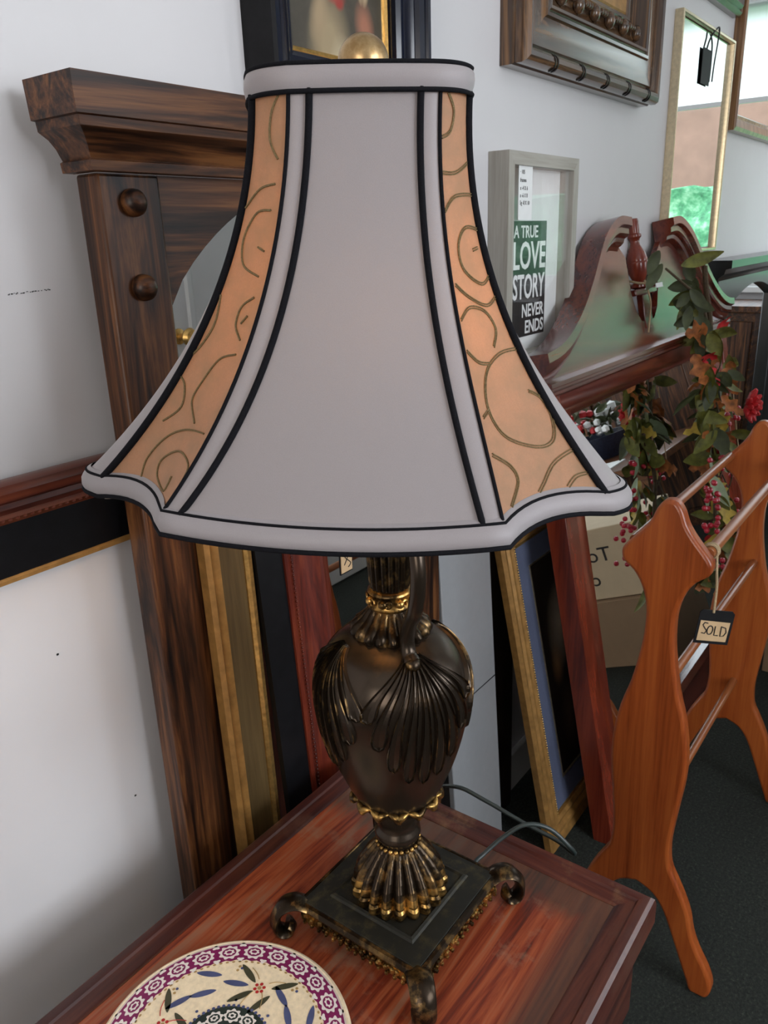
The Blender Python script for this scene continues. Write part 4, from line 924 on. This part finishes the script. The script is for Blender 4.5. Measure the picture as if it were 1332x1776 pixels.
# ---- flex
cz = TZ+.006
pts = [(AX+.05, AY+.02, A0+.006), (.590, .356, cz), (.618, .350, cz), (.645, .338, cz+.012), (.668, .320, cz+.024), (.686, .298, cz+.016), (.697, .276, cz-.008), (.706, .276, cz-.022), (.712, .300, cz-.020), (.708, .340, cz-.012), (.703, .390, cz+.001), (.700, .430, cz+.006), (.712, .475, cz-.03), (.730, .52, cz-.12), (.735, .54, .25), (.74, .55, .02)]
fx = smoothpath(pts, 8)
MB().tube(fx, .0026, 8).build('power_cord', M['cord'], L_, smooth=80)
# ------------------------------------------------------------------ trivet
cx, cy, rT, zT = .297, .418, .1125, TZ+.0005
R = thing('round_trivet', (cx, cy, zT), 'round cream ceramic trivet with purple flowered border lying on the worn table', 'trivet')
crm = plain('cream_glaze', (.84, .70, .48), .35, coat=.2, nscale=240, var=.10)
MB().lathe([(rT-.006, 0), (rT-.001, .002), (rT, .006), (rT-.0008, .010), (rT-.003, .0115), (rT-.006, .0110), (.001, .0110)], (cx, cy), 96, z0=zT).build('ceramic_disc', crm, R, smooth=40)
mats = [plain('plum_glaze', (.20, .012, .085), .35, var=.1), plain('white_glaze', (.80, .74, .68), .4, var=.03), plain('olive_glaze', (.055, .055, .03), .4, var=.15), plain('blue_glaze', (.07, .085, .19), .4, var=.15),
        plain('red_glaze', (.42, .02, .02), .4, var=.1), plain('pink_glaze', (.42, .20, .30), .4, var=.1), plain('dark_green_glaze', (.018, .03, .024), .4, var=.1), plain('tan_glaze', (.42, .27, .10), .4, var=.1), plain('rim_glaze', (.62, .52, .46), .3, var=.05)]
pt = MB(); zz = zT+.0110
def pol(r, a, l=0): return (cx+r*math.cos(a), cy+r*math.sin(a), zz+.00012*(l+1))
def ringband(r0, r1, mi, l, n=120, w0=0, w1=0, f=0):
    pt.grid([[pol(r0+w0*math.cos(f*2*math.pi*k/n), 2*math.pi*k/n, l) for k in range(n)], [pol(r1+w1*math.cos(f*2*math.pi*k/n), 2*math.pi*k/n, l) for k in range(n)]], mi, True)
ringband(rT-.0060, rT-.0245, 0, 0, 224, 0, .0007, 56)
ringband(rT-.0030, rT-.0062, 8, 1, 112)
def blob(r, a, rr_, ra, mi, l, n=26, petals=0, amp=0, rot=0):
    pts = []
    for k in range(n):
        q = 2*math.pi*k/n; m_ = 1+amp*math.cos(petals*q); u = rr_*m_*math.cos(q); v = ra*m_*math.sin(q)
        u, v = u*math.cos(rot)-v*math.sin(rot), u*math.sin(rot)+v*math.cos(rot)
        pts.append((cx+(r+u)*math.cos(a)-v*math.sin(a), cy+(r+u)*math.sin(a)+v*math.cos(a), zz+.00012*(l+1)))
    pt.add(pts, [tuple(range(n))], mi)
for k in range(25):
    a = 2*math.pi*k/25
    blob(rT-.0150, a, .0072, .0098, 1, 1, 48, 9, .13); blob(rT-.0150, a, .0048, .0068, 0, 2); blob(rT-.0150, a, .0030, .0048, 1, 3, 32, 7, .15); blob(rT-.0150, a, .0015, .0026, 0, 4)
    b_ = a+math.pi/25
    for r in (rT-.0072, rT-.0235): blob(r, b_, .0022, .0030, 1, 1, 18, 3, .3, 0 if r > rT-.01 else math.pi)
for k in range(90): blob(rT-.0262, 2*math.pi*k/90, .0010, .0016, 7, 1, 8)
for k in range(8):
    a0 = math.radians(104+45*k)
    fl_r = .062 if k % 2 == 0 else .066
    if k % 2 == 0:
        for j in range(6): 
            q = 2*math.pi*j/6; blob(fl_r+.0042*math.cos(q), a0+.0042*math.sin(q)/fl_r, .0016, .0016, 4, 2, 12)
        blob(fl_r, a0, .0018, .0018, 7, 3, 12)
        lv = [(.013, -.32, -.7, 2), (.012, .26, .8, 2), (-.014, -.18, -.3, 2), (-.012, .28, -1.0, 2), (.004, -.40, 1.3, 5 if k == 2 else 3), (.001, .42, 1.4, 3)]
    else: lv = [(.012, -.06, 1.1, 3), (-.006, .10, 1.35, 3)]
    for dr, da, rot, mi in lv: 
        r, a = fl_r+dr, a0+da*.9; n = 20; L2, W2 = .0125, .0030; pts = []
        for j in range(n):
            q = 2*math.pi*j/n; u = L2*math.cos(q); v = W2*math.sin(q)*abs(math.sin(q))**.4
            u, v = u*math.cos(rot)-v*math.sin(rot), u*math.sin(rot)+v*math.cos(rot)
            pts.append((cx+(r+u)*math.cos(a)-v*math.sin(a), cy+(r+u)*math.sin(a)+v*math.cos(a), zz+.00036))
        pt.add(pts, [tuple(range(n))], mi)
    blob(.079, a0+.34, .0014, .0014, 3, 2, 12); blob(.081, a0+.37, .0014, .0014, 7, 1, 10); blob(.077, a0+.39, .0014, .0014, 7, 1, 10); blob(.046, a0+.3, .0014, .0014, 3, 2, 12)
    if k % 2 == 0:
        for (da, dr) in ((.18, .016), (-.22, .014), (.16, -.016), (-.2, -.013)):
            pth = [pol(fl_r+dr*t_+.002*math.sin(3*t_), a0+da*t_, 1) for t_ in (.4, .6, .8, 1.0, 1.2)]
            pt.tube(pth, .0004, 4, 4 if k in (0, 4, 8) else 7)
blob(0, 0, .040, .040, 6, 2, 80)
for k in range(56): blob(.0405, 2*math.pi*k/56, .0015, .0015, 3, 3, 8)
for (rc, n_) in ((.0305, 12), (.0135, 5)):
    for k in range(n_):
        a = 2*math.pi*k/n_; blob(rc, a, .0062, .0074, 1, 3, 40, 8, .14); blob(rc, a, .0042, .0052, 6, 4); blob(rc, a, .0026, .0034, 1, 5, 24, 6, .15); blob(rc, a, .0012, .0016, 6, 6, 10)
pt.build('painted_pattern', mats, R, smooth=0)
# wall scuffs
sc = MB()
for (px_, pz_, w_) in [(.394+.0016*k+random.uniform(-.0006, .0006), 1.203+.00006*k+random.uniform(-.0005, .0005), random.uniform(.0006, .0018)) for k in range(28) if random.random() < .72]:
    sc.box(px_-w_/2, px_+w_/2, WY-.0006, WY-.0001, pz_-random.uniform(.0001, .0007), pz_+.0003)
for (px_, pz_) in ((.378, .84), (.366, 1.135), (.44, .62)): sc.box(px_-.0012, px_+.0012, WY-.0006, WY-.0001, pz_-.001, pz_+.001)
s_ = sc.build('wall_scuff', M['ink'], None, smooth=0); s_['kind'] = 'structure'
